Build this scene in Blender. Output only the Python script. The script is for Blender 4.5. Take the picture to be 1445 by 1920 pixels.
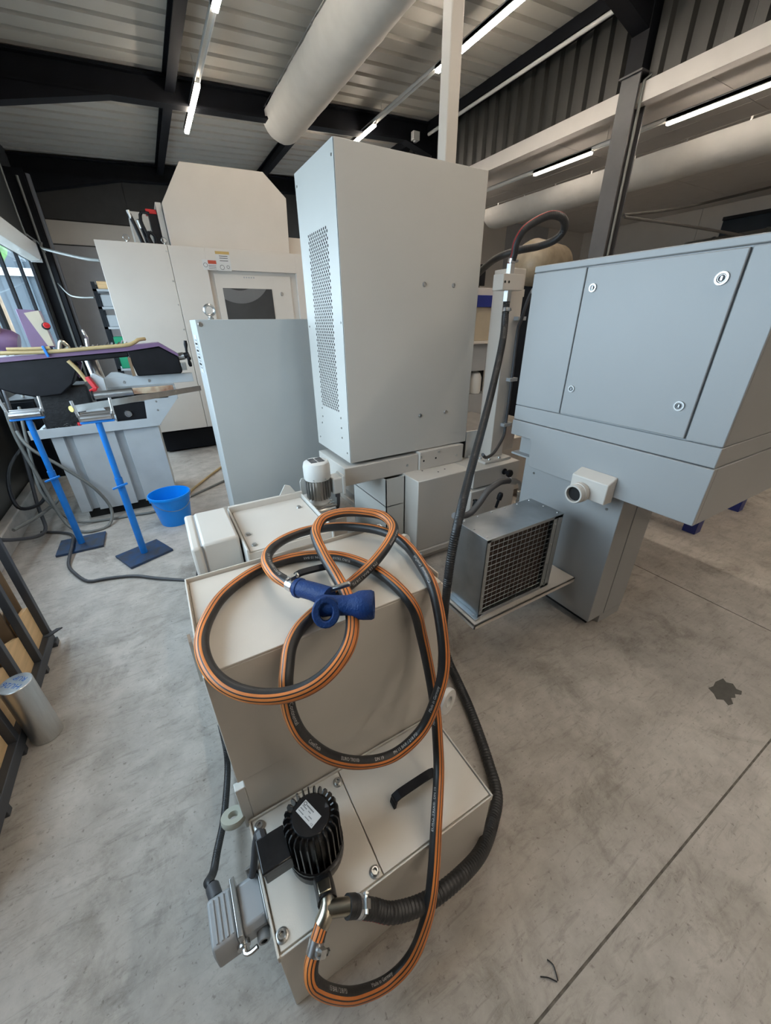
import bpy, bmesh, math, random
from mathutils import Vector, Matrix
random.seed(7)
for o in list(bpy.data.objects): bpy.data.objects.remove(o)
scene = bpy.context.scene
C = scene.collection

# ------------------------------------------------------------------ camera
cam_d = bpy.data.cameras.new('camera'); cam = bpy.data.objects.new('camera', cam_d); C.objects.link(cam)
cam_d.sensor_fit = 'VERTICAL'; cam_d.sensor_height = 36.0; cam_d.sensor_width = 27.094
cam_d.lens = 707.0/1920.0*36.0; cam_d.clip_start = .02; cam_d.clip_end = 200
RX = Vector((.86601219, -.49990594, -.01081388)); DN = Vector((-.23321384, -.38468869, -.89309905)); FW = Vector((.44230555, .77595661, -.44973008))
cam.matrix_world = Matrix(((RX.x, -DN.x, -FW.x, 0), (RX.y, -DN.y, -FW.y, 0), (RX.z, -DN.z, -FW.z, 1.5), (0, 0, 0, 1)))
scene.camera = cam
# ------------------------------------------------------------------ light and exposure
vs = scene.view_settings
vs.view_transform = 'Standard'; vs.look = 'None'; vs.gamma = 1.0; vs.use_curve_mapping = False
vs.exposure = -0.2
LED_STRENGTH = 84.0
SKY_STRENGTH = 12.0
world = bpy.data.worlds.new('overcast_sky'); scene.world = world; world.use_nodes = True
bg = world.node_tree.nodes['Background']; bg.inputs[0].default_value = (.72, .86, 1.0, 1); bg.inputs[1].default_value = SKY_STRENGTH
def portal(y, z, sy, sz):
    d = bpy.data.lights.new('window_portal', 'AREA'); d.shape = 'RECTANGLE'; d.size = sz; d.size_y = sy
    d.cycles.is_portal = True
    o = bpy.data.objects.new('window_portal', d); C.objects.link(o); o.location = (-1.38, y, z)
    o.rotation_euler = (0, math.radians(-90), 0)
portal(4.8, 1.75, 8.8, 1.5)

# ------------------------------------------------------------------ helpers
ORG = {}
def tag(o, label=None, cat=None, group=None, kind=None):
    if label: o['label'] = label
    if cat: o['category'] = cat
    if group: o['group'] = group
    if kind: o['kind'] = kind
    return o
def thing(name, label, cat, loc=(0, 0, 0), group=None):
    o = bpy.data.objects.new(name, None); C.objects.link(o); o.location = loc; o.empty_display_size = .05
    ORG[o] = Vector(loc)
    return tag(o, label, cat, group)
class MB:
    def __init__(s): s.v = []; s.f = []; s.m = []
    def add(s, vs_, fs, m=0):
        b = len(s.v); s.v += [tuple(v) for v in vs_]
        for f in fs: s.f.append([b+i for i in f]); s.m.append(m)
        return s
    def box(s, x0, x1, y0, y1, z0, z1, m=0):
        return s.add([(x0,y0,z0),(x1,y0,z0),(x1,y1,z0),(x0,y1,z0),(x0,y0,z1),(x1,y0,z1),(x1,y1,z1),(x0,y1,z1)],
            [(3,2,1,0),(4,5,6,7),(0,1,5,4),(1,2,6,5),(2,3,7,6),(3,0,4,7)], m)
    def bar(s, p0, p1, w, h, up=(0,0,1), m=0):   # rectangular bar between two points
        p0 = Vector(p0); p1 = Vector(p1); d = (p1-p0).normalized(); u = Vector(up); a = d.cross(u)
        if a.length < 1e-4: a = d.cross(Vector((1,0,0)))
        a.normalize(); b = a.cross(d)
        vs_ = [p+a*(sx*w/2)+b*(sy*h/2) for p in (p0, p1) for sx, sy in ((-1,-1),(1,-1),(1,1),(-1,1))]
        return s.add(vs_, [(3,2,1,0),(4,5,6,7),(0,1,5,4),(1,2,6,5),(2,3,7,6),(3,0,4,7)], m)
    def prism(s, poly, axis, a0, a1, m=0):
        n = len(poly)
        def mk(p, a):
            if axis == 'x': return (a, p[0], p[1])
            if axis == 'y': return (p[0], a, p[1])
            return (p[0], p[1], a)
        vs_ = [mk(p, a0) for p in poly]+[mk(p, a1) for p in poly]
        return s.add(vs_, [tuple(range(n))[::-1], tuple(range(n, 2*n))]+[(i, (i+1) % n, n+(i+1) % n, n+i) for i in range(n)], m)
    def cyl(s, p0, p1, r0, r1=None, n=16, m=0, caps=True):
        if r1 is None: r1 = r0
        p0 = Vector(p0); p1 = Vector(p1); d = (p1-p0).normalized()
        a = d.orthogonal().normalized(); b = d.cross(a)
        vs_ = [p+(a*math.cos(2*math.pi*i/n)+b*math.sin(2*math.pi*i/n))*r for p, r in ((p0, r0), (p1, r1)) for i in range(n)]
        fs = [(i, (i+1) % n, n+(i+1) % n, n+i) for i in range(n)]
        if caps: fs += [tuple(range(n))[::-1], tuple(range(n, 2*n))]
        return s.add(vs_, fs, m)
    def lathe(s, prof, c, axis=(0,0,1), n=24, m=0):
        c = Vector(c); d = Vector(axis).normalized(); a = d.orthogonal().normalized(); b = d.cross(a); k = len(prof)
        vs_ = [c+d*h+(a*math.cos(2*math.pi*i/n)+b*math.sin(2*math.pi*i/n))*r for i in range(n) for r, h in prof]
        fs = [(i*k+j, ((i+1) % n)*k+j, ((i+1) % n)*k+j+1, i*k+j+1) for i in range(n) for j in range(k-1)]
        return s.add(vs_, fs, m)
    def torus(s, c, axis, R, r, n=20, k=8, m=0):
        return s.lathe([(R+r*math.cos(2*math.pi*j/k), r*math.sin(2*math.pi*j/k)) for j in range(k+1)], c, axis, n, m)
    def tube(s, pts, r, n=10, m=0, step=None, caps=True):
        P = smooth_path(pts, step) if step else [Vector(p) for p in pts]
        F = frames(P); b = len(s.v)
        for i, p in enumerate(P):
            a, c = F[i]
            for j in range(n):
                t = 2*math.pi*j/n; s.v.append(tuple(p+(a*math.cos(t)+c*math.sin(t))*(r[i] if isinstance(r, list) else r)))
        for i in range(len(P)-1):
            for j in range(n):
                s.f.append([b+i*n+j, b+i*n+(j+1) % n, b+(i+1)*n+(j+1) % n, b+(i+1)*n+j]); s.m.append(m)
        if caps:
            s.f.append([b+j for j in range(n)][::-1]); s.m.append(m)
            s.f.append([b+(len(P)-1)*n+j for j in range(n)]); s.m.append(m)
        return s
    def build(s, name, mat, parent=None, label=None, bevel=0, smooth=True, recalc=True, cat=None, group=None, kind=None, origin=None):
        me = bpy.data.meshes.new(name)
        if parent is not None: org = ORG[parent]
        elif origin is not None: org = Vector(origin)
        else: org = Vector((0, 0, 0))
        me.from_pydata([(v[0]-org.x, v[1]-org.y, v[2]-org.z) for v in s.v], [], s.f)
        mats = mat if isinstance(mat, (list, tuple)) else [mat]
        for m_ in mats: me.materials.append(m_)
        if len(mats) > 1:
            for p, mi in zip(me.polygons, s.m): p.material_index = mi
        if recalc:
            bm = bmesh.new(); bm.from_mesh(me); bmesh.ops.recalc_face_normals(bm, faces=bm.faces); bm.to_mesh(me); bm.free()
        if smooth:
            me.shade_smooth(); me.set_sharp_from_angle(angle=math.radians(38))
        o = bpy.data.objects.new(name, me); C.objects.link(o)
        if parent is not None: o.parent = parent
        else: o.location = org
        ORG[o] = org
        if bevel:
            b = o.modifiers.new('bevel', 'BEVEL'); b.width = bevel; b.segments = 2; b.limit_method = 'ANGLE'; b.angle_limit = math.radians(40)
        return tag(o, label, cat, group, kind)
def smooth_path(pts, step=.02):
    P = [Vector(p) for p in pts]; Q = []
    n = len(P)
    for i in range(n-1):
        p0 = P[max(i-1, 0)]; p1 = P[i]; p2 = P[i+1]; p3 = P[min(i+2, n-1)]
        k = max(2, int((p2-p1).length/step+.5))
        for j in range(k):
            t = j/k
            Q.append(.5*((2*p1)+(p2-p0)*t+(2*p0-5*p1+4*p2-p3)*t*t+(3*p1-p0-3*p2+p3)*t**3))
    Q.append(P[-1]); return Q
def frames(P):
    n = len(P); T = [(P[min(i+1, n-1)]-P[max(i-1, 0)]).normalized() for i in range(n)]
    a = T[0].orthogonal().normalized(); F = []
    for i in range(n):
        a = (a-T[i]*a.dot(T[i])).normalized(); F.append((a, T[i].cross(a)))
    return F
def box(name, b, mat, parent=None, bevel=.003, **k): return MB().box(*b).build(name, mat, parent, bevel=bevel, **k)
def screw(parent, p, ax, r=.006, h=.003, name='screw', mat=None):
    p = Vector(p); d = Vector(ax).normalized()
    m = MB().lathe([(0, h), (r*.45, h), (r*.45, h*.45), (r*.5, h*.45), (r*.5, h), (r*.85, h), (r, h*.5), (r, 0)], p, d, 10)
    return m.build(name, mat or STEEL, parent)

# ------------------------------------------------------------------ materials
def mat(name, col, rough=.5, metal=0., var=.06, scale=6., bump=0., bscale=60., col2=None, spec=.5, emit=0., sx=(1,1,1)):
    m = bpy.data.materials.new(name); m.use_nodes = True; N = m.node_tree.nodes; L = m.node_tree.links
    b = N['Principled BSDF']; b.inputs['Roughness'].default_value = rough; b.inputs['Metallic'].default_value = metal
    b.inputs['Specular IOR Level'].default_value = spec
    b.inputs['Base Color'].default_value = (*col, 1)
    tc = N.new('ShaderNodeTexCoord'); mp = N.new('ShaderNodeMapping'); mp.inputs['Scale'].default_value = sx
    L.new(tc.outputs['Object'], mp.inputs['Vector'])
    if var or col2:
        nz = N.new('ShaderNodeTexNoise'); nz.inputs['Scale'].default_value = scale; nz.inputs['Detail'].default_value = 6
        L.new(mp.outputs[0], nz.inputs['Vector'])
        r = N.new('ShaderNodeValToRGB'); r.color_ramp.elements[0].position = .3; r.color_ramp.elements[1].position = .72
        c2 = col2 or tuple(min(1, c*(1+var)) for c in col); c1 = col if col2 else tuple(c*(1-var) for c in col)
        r.color_ramp.elements[0].color = (*c1, 1); r.color_ramp.elements[1].color = (*c2, 1)
        L.new(nz.outputs['Fac'], r.inputs['Fac']); L.new(r.outputs['Color'], b.inputs['Base Color'])
    if bump:
        n2 = N.new('ShaderNodeTexNoise'); n2.inputs['Scale'].default_value = bscale; n2.inputs['Detail'].default_value = 3
        L.new(mp.outputs[0], n2.inputs['Vector'])
        bp = N.new('ShaderNodeBump'); bp.inputs['Strength'].default_value = bump; bp.inputs['Distance'].default_value = .004
        L.new(n2.outputs['Fac'], bp.inputs['Height']); L.new(bp.outputs['Normal'], b.inputs['Normal'])
    if emit:
        b.inputs['Emission Color'].default_value = (*col, 1); b.inputs['Emission Strength'].default_value = emit
    return m
WHITE = mat('paint_warm_white', (.60, .565, .515), .42, var=.025, scale=3, bump=.05, bscale=400)
WHITE2 = mat('paint_cabinet_white', (.56, .545, .51), .40, var=.02, scale=3, bump=.05, bscale=400)
CREAM = mat('paint_cream', (.57, .53, .48), .42, var=.03, scale=3, bump=.04, bscale=300)
TANK = mat('paint_tank_cream', (.60, .56, .50), .38, var=.04, scale=5, bump=.05, bscale=350)
GREY = mat('paint_light_grey', (.34, .345, .345), .36, var=.02, scale=3, bump=.05, bscale=500)
MIDGREY = mat('paint_blue_grey', (.43, .445, .44), .4, var=.03, scale=3, bump=.05, bscale=400)
SAWGREY = mat('paint_saw_grey', (.46, .49, .51), .45, var=.08, scale=6)
BLUE = mat('paint_blue', (.008, .17, .56), .4, var=.12, scale=12)
NAVY = mat('paint_navy', (.018, .03, .19), .4, var=.1)
DEEPBLUE = mat('rubber_blue', (.004, .030, .13), .55, spec=.3, var=.15, scale=30, bump=.5, bscale=220)
BUCKET = mat('plastic_blue', (.0, .235, .76), .35, var=.05)
PURPLE = mat('paint_purple', (.17, .10, .19), .4, var=.1)
BLACK = mat('plastic_black', (.007, .007, .009), .5, var=.3, scale=12, spec=.25)
PUMPBLACK = mat('paint_gloss_black', (.010, .010, .011), .28, var=.3, scale=25, bump=.1, bscale=90)
RUBBER = mat('rubber_black', (.022, .022, .023), .42, var=.25, scale=30, bump=.1, bscale=200)
ORANGE = mat('hose_orange', (.62, .20, .045), .5, var=.28, scale=9)
RED = mat('red_stripe', (.42, .02, .025), .5, var=.15)
STEEL = mat('bare_steel', (.55, .55, .54), .3, 1., var=.1, scale=15)
CHROME = mat('chrome', (.75, .75, .76), .28, 1., var=.05)
ALU = mat('brushed_aluminium', (.60, .60, .59), .34, 1., var=.12, scale=10, sx=(6, 6, .6))
GALV = mat('galvanised_sheet', (.42, .45, .47), .38, 1., var=.14, scale=9, bump=.03, bscale=30)
BRASS = mat('nickel_brass', (.50, .46, .37), .28, 1., var=.15, scale=25)
DARKSTEEL = mat('painted_structural_steel', (.005, .006, .009), .55, var=.2, spec=.2)
COLUMN = mat('column_grey', (.075, .075, .08), .5, var=.1)
RACK = mat('rack_dark_grey', (.040, .043, .050), .45, var=.1)
JOINT = mat('joint_grey', (.14, .125, .105), .8, var=.4, scale=40)
EYEOLIVE = mat('eye_olive_grey', (.36, .36, .30), .45)
DARKCONDUIT = mat('conduit_dark', (.09, .085, .08), .5)
CLAD = mat('anthracite_cladding', (.026, .026, .024), .45, var=.15, scale=2)
DECK = mat('deck_sheet', (.44, .425, .385), .5, var=.06, scale=2)
FABRIC = mat('duct_fabric', (.52, .51, .48), .8, var=.05, bump=.2, bscale=12)
BAYWHITE = mat('bay_ceiling_white', (.58, .55, .52), .6, var=.03)
WALLGREY = mat('wall_panel_grey', (.36, .36, .37), .6, var=.05)
WALLDARK = mat('wall_upper_dark', (.042, .041, .040), .6, var=.12)
KERB = mat('kerb_concrete', (.42, .41, .39), .8, var=.2, scale=8, bump=.3)
WOOD = mat('plywood', (.62, .40, .20), .6, var=.12, scale=6, sx=(1, 1, 8))
BROWN = mat('brown_board', (.20, .13, .075), .6, var=.2, scale=5)
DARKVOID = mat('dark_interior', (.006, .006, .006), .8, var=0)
WINDOWDARK = mat('machine_window', (.05, .05, .05), .12, var=.3, scale=2)
PLASTICGREY = mat('plastic_grey', (.33, .34, .35), .4, var=.04)
WHITEPLASTIC = mat('plastic_white', (.64, .635, .61), .35, var=.02)
STICKER = mat('label_silver', (.55, .55, .54), .35, var=.05)
STICKRED = mat('label_red', (.42, .06, .03), .4, var=.05)
STICKYEL = mat('label_amber', (.45, .30, .10), .4, var=.05)
INK = mat('print_dark', (.05, .05, .055), .6, var=0)
WHITEINK = mat('print_white', (.50, .49, .47), .6, var=.2, scale=60)
BLUEINK = mat('marker_blue', (.02, .12, .42), .6, var=.1)
GREEN = mat('plastic_green', (.0, .22, .10), .45, var=.1)
REDPAINT = mat('red_lever', (.50, .01, .015), .4, var=.05)
BEIGEHOSE = mat('hose_beige', (.45, .34, .17), .45, var=.15)
GREYHOSE = mat('cable_grey', (.17, .175, .165), .5, var=.1)
DARKHOSE = mat('cable_dark_grey', (.055, .055, .06), .5, var=.15)
SWARF = mat('swarf', (.16, .15, .14), .4, 1., var=.6, scale=120, bump=1., bscale=150)
RUST = mat('rusty_cream', (.50, .40, .28), .7, var=.1, scale=14, col2=(.20, .06, .02))
GREENISH = mat('hedge_green', (.07, .16, .04), .8, var=.5, scale=5)
STAIN = mat('stain_dark', (.085, .080, .070), .55, var=.2, scale=30)
LEDM = mat('led_diffuser', (1.0, .88, .74), .4, var=0, emit=LED_STRENGTH)
LEDBAY = mat('led_diffuser_dim', (1.0, .86, .72), .4, var=0, emit=LED_STRENGTH*.42)
def glass(name, tint):
    m = bpy.data.materials.new(name); m.use_nodes = True; N = m.node_tree.nodes; L = m.node_tree.links
    out = N['Material Output']; N.remove(N['Principled BSDF'])
    t = N.new('ShaderNodeBsdfTransparent'); t.inputs[0].default_value = (*tint, 1); g = N.new('ShaderNodeBsdfGlossy'); g.inputs['Roughness'].default_value = .02
    fr = N.new('ShaderNodeFresnel'); fr.inputs[0].default_value = 1.45; x = N.new('ShaderNodeMixShader')
    ge = N.new('ShaderNodeNewGeometry'); mu = N.new('ShaderNodeMath'); mu.operation = 'MULTIPLY_ADD'; mu.inputs[1].default_value = -1; mu.inputs[2].default_value = 1
    L.new(ge.outputs['Backfacing'], mu.inputs[0]); m2 = N.new('ShaderNodeMath'); m2.operation = 'MULTIPLY'; L.new(fr.outputs[0], m2.inputs[0]); L.new(mu.outputs[0], m2.inputs[1])
    L.new(m2.outputs[0], x.inputs[0]); L.new(t.outputs[0], x.inputs[1]); L.new(g.outputs[0], x.inputs[2]); L.new(x.outputs[0], out.inputs[0])
    return m
GLASS = glass('window_glass', (.92, .96, .97))
def floor_mat():
    m = bpy.data.materials.new('polished_concrete'); m.use_nodes = True; N = m.node_tree.nodes; L = m.node_tree.links
    b = N['Principled BSDF']; tc = N.new('ShaderNodeTexCoord')
    def noise(sc, det=8, dist=0., rough=.6):
        n = N.new('ShaderNodeTexNoise'); n.inputs['Scale'].default_value = sc; n.inputs['Detail'].default_value = det; n.inputs['Roughness'].default_value = rough; n.inputs['Distortion'].default_value = dist
        L.new(tc.outputs['Object'], n.inputs['Vector']); return n
    def ramp(src, a, bb, ca, cb):
        r = N.new('ShaderNodeValToRGB'); r.color_ramp.elements[0].position = a; r.color_ramp.elements[1].position = bb
        r.color_ramp.elements[0].color = (*ca, 1); r.color_ramp.elements[1].color = (*cb, 1); L.new(src.outputs['Fac'], r.inputs['Fac']); return r
    base = ramp(noise(1.1, 8, .5), .32, .7, (.385, .355, .32), (.53, .495, .455))
    mottled = ramp(noise(7, 10, .25, .7), .33, .64, (.70, .685, .665), (1.05, 1.04, 1.03))
    specks = ramp(noise(70, 4, .3), .30, .38, (.45, .43, .40), (1, 1, 1))
    scuff = ramp(noise(2.3, 12, .5, .75), .36, .47, (.60, .58, .56), (1, 1, 1))
    mpf = N.new('ShaderNodeMapping'); mpf.inputs['Rotation'].default_value = (0, 0, .6); mpf.inputs['Scale'].default_value = (1, 5, 1); L.new(tc.outputs['Object'], mpf.inputs['Vector'])
    nf = noise(9, 9, .8, .75); L.new(mpf.outputs[0], nf.inputs['Vector']); fine = ramp(nf, .36, .48, (.74, .73, .72), (1.02, 1.02, 1.02))
    prev = base
    for r, f in ((mottled, .9), (specks, .7), (scuff, .8), (fine, .8)):
        x = N.new('ShaderNodeMix'); x.data_type = 'RGBA'; x.blend_type = 'MULTIPLY'; x.inputs[0].default_value = f
        L.new(prev.outputs['Color'] if prev.bl_idname == 'ShaderNodeValToRGB' else prev.outputs[2], x.inputs[6]); L.new(r.outputs['Color'], x.inputs[7]); prev = x
    L.new(prev.outputs[2], b.inputs['Base Color'])
    rr = N.new('ShaderNodeMapRange'); n = noise(4, 6, 1.); L.new(n.outputs['Fac'], rr.inputs[0]); rr.inputs[3].default_value = .34; rr.inputs[4].default_value = .62
    L.new(rr.outputs[0], b.inputs['Roughness'])
    bp = N.new('ShaderNodeBump'); bp.inputs['Strength'].default_value = .12; bp.inputs['Distance'].default_value = .004
    n = noise(60, 5); L.new(n.outputs['Fac'], bp.inputs['Height']); L.new(bp.outputs['Normal'], b.inputs['Normal'])
    return m
FLOOR = floor_mat()
def text_mesh(txt, size, align='LEFT'):
    cu = bpy.data.curves.new('lettering', 'FONT'); cu.body = txt; cu.size = size; cu.align_x = align; cu.resolution_u = 2
    o = bpy.data.objects.new('lettering', cu); C.objects.link(o)
    dg = bpy.context.evaluated_depsgraph_get(); dg.update()
    me = o.evaluated_get(dg).to_mesh()
    vs_ = [tuple(v.co) for v in me.vertices]; fs = [tuple(p.vertices) for p in me.polygons]
    o.evaluated_get(dg).to_mesh_clear(); bpy.data.objects.remove(o); bpy.data.curves.remove(cu)
    return vs_, fs

# ------------------------------------------------------------------ the setting
XL, XR, YB, YF = -1.3, 5.0, 10.5, -6.0
def roofz(x): return 4.17+.055*x
fl = MB().box(XL-.3, 11, YF, YB+.2, -.2, -.012).build('floor', KERB, kind='structure', label='grey polished concrete floor with sawn joints', smooth=False)
for x0, x1 in ((XL, 2.528), (2.535, 11)):
    for y0, y1 in ((YF, .046), (.052, YB)):
        MB().box(x0, x1, y0, y1, -.012, 0).build('concrete_slab', FLOOR, fl, smooth=False)
MB().bar((2.531, YF, -.005), (2.531, YB, -.005), .007, .006).build('joint_filler', DARKVOID, fl, smooth=False)
MB().bar((XL, .049, -.006), (11, .049, -.0065), .006, .006).build('joint_filler', JOINT, fl, smooth=False)
# floor stain (own shape)
pts = [(1.839,.289),(1.87,.282),(1.905,.288),(1.958,.279),(1.945,.262),(1.962,.243),(1.942,.222),(1.95,.205),(1.925,.198),(1.905,.214),(1.885,.204),(1.867,.214),(1.84,.196),(1.813,.203),(1.828,.226),(1.805,.243),(1.826,.262)]
MB().prism(pts, 'z', 0.0002, .0008).build('stain', STAIN, fl, smooth=False, label='dark jagged damp patch')
for path in ([(.530,.104),(.536,.09),(.530,.076),(.524,.066)], [(.491,.093),(.503,.085),(.510,.079),(.521,.066)]):
    MB().tube([(x, y, .004) for x, y in path], .0016, 6, step=.006).build('plastic_strand', RUBBER, None, label='thin black plastic strand lying on floor joint '+('pointing away from tank' if path[0][0] > .5 else 'curled toward tank'), cat='debris', group='black strands on the floor', origin=(path[0][0], path[0][1], 0))
# roof deck (trapezoidal sheet, ribs run across the hall)
m = MB(); prof = []; y = YF; p = .27
while y < YB:
    prof += [(y, 0), (y+.19, 0), (y+.205, .05), (y+.255, .05)]; y += p
n = len(prof)
for x in (XL, XR):
    m.v += [(x, yy, roofz(x)+.02+h) for yy, h in prof]
m.f = [[i, i+1, n+i+1, n+i] for i in range(n-1)]; m.m = [0]*(n-1)
m.box(XL-.06, XR+.2, YF, YB, roofz(0)+.62, roofz(0)+.66)
m.build('ceiling', DECK, kind='structure', recalc=False, smooth=False, label='ribbed light metal roof deck')
# rafters with haunches
for y in (10.35, 7.0, 3.45, -.1, -3.6):
    m = MB()
    for z0, z1, w in ((-.27, -.245, .16), (-.245, -.03, .02), (-.03, -.005, .16)):
        m.prism([(XL, roofz(XL)+z0), (XR, roofz(XR)+z0), (XR, roofz(XR)+z1), (XL, roofz(XL)+z1)], 'y', y-w/2, y+w/2)
    m.prism([(XL, roofz(XL)-.50), (XL+.25, roofz(XL)-.48), (.33, roofz(.33)-.265), (XL, roofz(XL)-.265)], 'y', y-.08, y+.08)
    m.prism([(XR, roofz(XR)-.44), (XR-.6, roofz(XR-.6)-.265), (XR, roofz(XR)-.265)], 'y', y-.08, y+.08)
    m.build('rafter', DARKSTEEL, smooth=False, kind='structure')
for x in (.97, 2.86):
    m = MB()
    m.box(x-.055, x+.055, YF, YB, roofz(x)-.14, roofz(x)-.125).box(x-.01, x+.01, YF, YB, roofz(x)-.125, roofz(x)).box(x-.055, x+.055, YF, YB, roofz(x), roofz(x)+.015)
    m.build('purlin', DARKSTEEL, smooth=False, kind='structure')
# left wall with a long window band
wl = MB()
wl.box(XL-.06, XL, YF, YB, 0, .98).box(XL-.06, XL, YF, YB, 2.52, 4.85).box(XL-.06, XL, 9.2, YB, .98, 2.52).box(XL-.06, XL, YF, .4, .98, 2.52)
wl = wl.build('wall_left', CLAD, smooth=False, kind='structure')
MB().box(XL, -1.22, YF, YB, 0, .17).build('baseboard_left', KERB, kind='structure', bevel=.01)
k = 0
for y0, y1 in ((.4, 3.3), (3.3, 6.2), (6.2, 9.2)):
    k += 1; w = MB(); a, b_ = XL-.045, XL-.01
    w.box(a, b_, y0, y1, .98, 1.05).box(a, b_, y0, y1, 2.44, 2.52).box(a, b_, y0, y0+.07, 1.05, 2.44).box(a, b_, y1-.07, y1, 1.05, 2.44)
    nm = 3
    ws = (y1-y0)/nm
    for i in range(1, nm): w.box(a, b_, y0+i*ws-.04, y0+i*ws+.04, 1.05, 2.44)
    wo = w.build('window_%d' % k, DARKSTEEL, kind='structure', smooth=False)
    for i in range(nm):
        MB().box(XL-.032, XL-.026, y0+i*ws+.04, y0+(i+1)*ws-.04, 1.04, 2.46).build('pane', GLASS, wo, smooth=False)
# outside: pale yard, hedge and an added, window-darkening facade
MB().box(-30, XL-.06, -12, 40, -.3, -.1).build('yard', KERB, kind='structure', smooth=False, label='pale yard outside the windows')
random.seed(3)
nb = thing('window_backdrop', 'blue-grey building added to darken the left window view', 'building', (-7, 34, -.1))  # added dark block, keeps the view through the window from burning out
FAC = mat('backdrop_blue_grey', (.060, .078, .095), .5, var=.1, scale=1)
MB().box(-14, -1.8, 34, 40, -.1, 9).build('backdrop_wall', FAC, nb, smooth=False)
for i in range(12): MB().box(-13.6+i*1.0, -13.3+i*1.0, 33.85, 34, -.1, 8.8).build('backdrop_rib', FAC, nb, smooth=False)
MB().box(-14, -1.8, 33.7, 34, 4.2, 4.6).build('sill_band', WHITEPLASTIC, nb, smooth=False)
tr = thing('garden_tree', 'small green tree outside the left window', 'tree', (-5.4, 26, -.1))
hd = MB()
for i in range(26):
    r = random.uniform(.3, .55); hd.lathe([(r*math.sin(math.pi*j/5)*random.uniform(.85, 1.1), -r*math.cos(math.pi*j/5)) for j in range(6)], (-5.4+random.uniform(-.9, .9), 26+random.uniform(-.9, .9), 5.4+random.uniform(-.9, 1.1)), (random.uniform(-.4, .4), random.uniform(-.4, .4), 1), 9)
hd.build('crown', GREENISH, tr); MB().cyl((-5.4, 26, -.1), (-5.4, 26, 5), .12, .07, n=8).build('trunk', BROWN, tr)
# blind box above the window
t = thing('blind_box', 'white roller blind housing above the left window', 'blind', (-1.2, 7.6, 2.42))
MB().prism([(XL+.005, 2.42), (-1.17, 2.44), (-1.15, 2.48), (-1.15, 2.66), (XL+.005, 2.70)], 'y', 4.6, 8.95).build('housing', WHITEPLASTIC, t, bevel=.004)
box('end_cap', (XL+.005, -1.145, 8.95, 8.965, 2.41, 2.70), PLASTICGREY, t)
# columns of the left wall, downpipe, conduits
for y in (9.55, 7.0):
    m = MB(); x0 = XL+.005
    if y > 9: m.box(x0, -1.06, y-.1, y-.085, 0, 3.7).box(x0, -1.06, y+.085, y+.1, 0, 3.7).box(-1.19, -1.18, y-.085, y+.085, 0, 3.7)
    else: m.box(x0, -1.2, y-.1, y+.1, 2.72, 3.7)
    m.build('column', DARKSTEEL, smooth=False, kind='structure')
tag(MB().cyl((-1.10, 9.95, 0), (-1.10, 9.95, 3.75), .065, n=18).build('downpipe', COLUMN, origin=(-1.10, 9.95, 0)), 'thick dark grey vertical downpipe in the far left corner', 'pipe')
tag(MB().tube([(-1.15, 9.42, .3), (-1.15, 9.42, 3.6)], .018, 8).build('conduit', GREYHOSE, origin=(-1.15, 9.42, .3)), 'thin grey conduit running up the dark corner column', 'conduit')
tag(MB().tube([(-1.17, 8.4, 3.7), (-1.17, 8.4, 2.78), (-1.17, 8.55, 2.72), (-1.17, 8.9, 2.72), (-1.14, 9.2, 2.70), (-1.12, 9.35, 2.6)], .012, 8, step=.08).build('conduit', GREYHOSE, origin=(-1.17, 8.4, 2.6)), 'thin grey conduit bending over the roller blind housing', 'conduit')
# back wall: pale lower panels, dark upper cladding
wb = MB().box(XL-.06, 11.1, YB, YB+.15, 0, 4.95).build('wall_back', WALLDARK, kind='structure', smooth=False)
MB().box(XL, XR, YB-.03, YB, 2.88, 3.24).build('fascia', CREAM, wb, smooth=False)
for i in range(4):
    x0 = XL+i*1.575
    MB().box(x0+.006, x0+1.57, YB-.02, YB, 3.26, 4.6).build('cladding_panel', WALLDARK, wb, smooth=False)
    if i < 4:
        MB().box(x0+.006, x0+1.57, YB-.015, YB, .02, 2.86).build('wall_panel', WALLGREY, wb, smooth=False)
MB().box(XL-.06, 11.1, YF-.1, YF, 0, 4.95).build('wall_front', WALLGREY, kind='structure', smooth=False)
# upper right partition: anthracite ribbed cladding on an edge beam
wr = MB(); prof = []; y = YF
while y < YB:
    prof += [(y, 0), (y+.09, 0), (y+.115, .045), (y+.185, .045), (y+.21, 0)]; y += .21
n = len(prof)
for z in (3.66, 4.47): wr.v += [(XR+.02+h, yy, z) for yy, h in prof]
wr.f = [[i, i+1, n+i+1, n+i] for i in range(n-1)]; wr.m = [0]*(n-1)
wr.box(XR+.12, XR+.16, YF, YB, 3.62, 4.85)
wr.build('wall_right', CLAD, kind='structure', recalc=False, smooth=False, label='anthracite ribbed cladding above the opening')
MB().box(XR-.12, XR+.02, YF, YB, 4.33, 4.46).build('edge_beam', DARKSTEEL, kind='structure', smooth=False)
tag(MB().tube([(XR-.16, YF, 4.27), (XR-.16, 6.9, 4.27)], .022, 10).build('conduit', WHITEPLASTIC, origin=(XR-.16, 0, 4.27)), 'white conduit along the top of the anthracite cladding', 'conduit')
MB().box(XR+.0, XR+.12, YF, YB, 3.50, 3.66).build('trim_1', BAYWHITE, kind='structure', smooth=False, label='white edge beam below the cladding')
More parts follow.
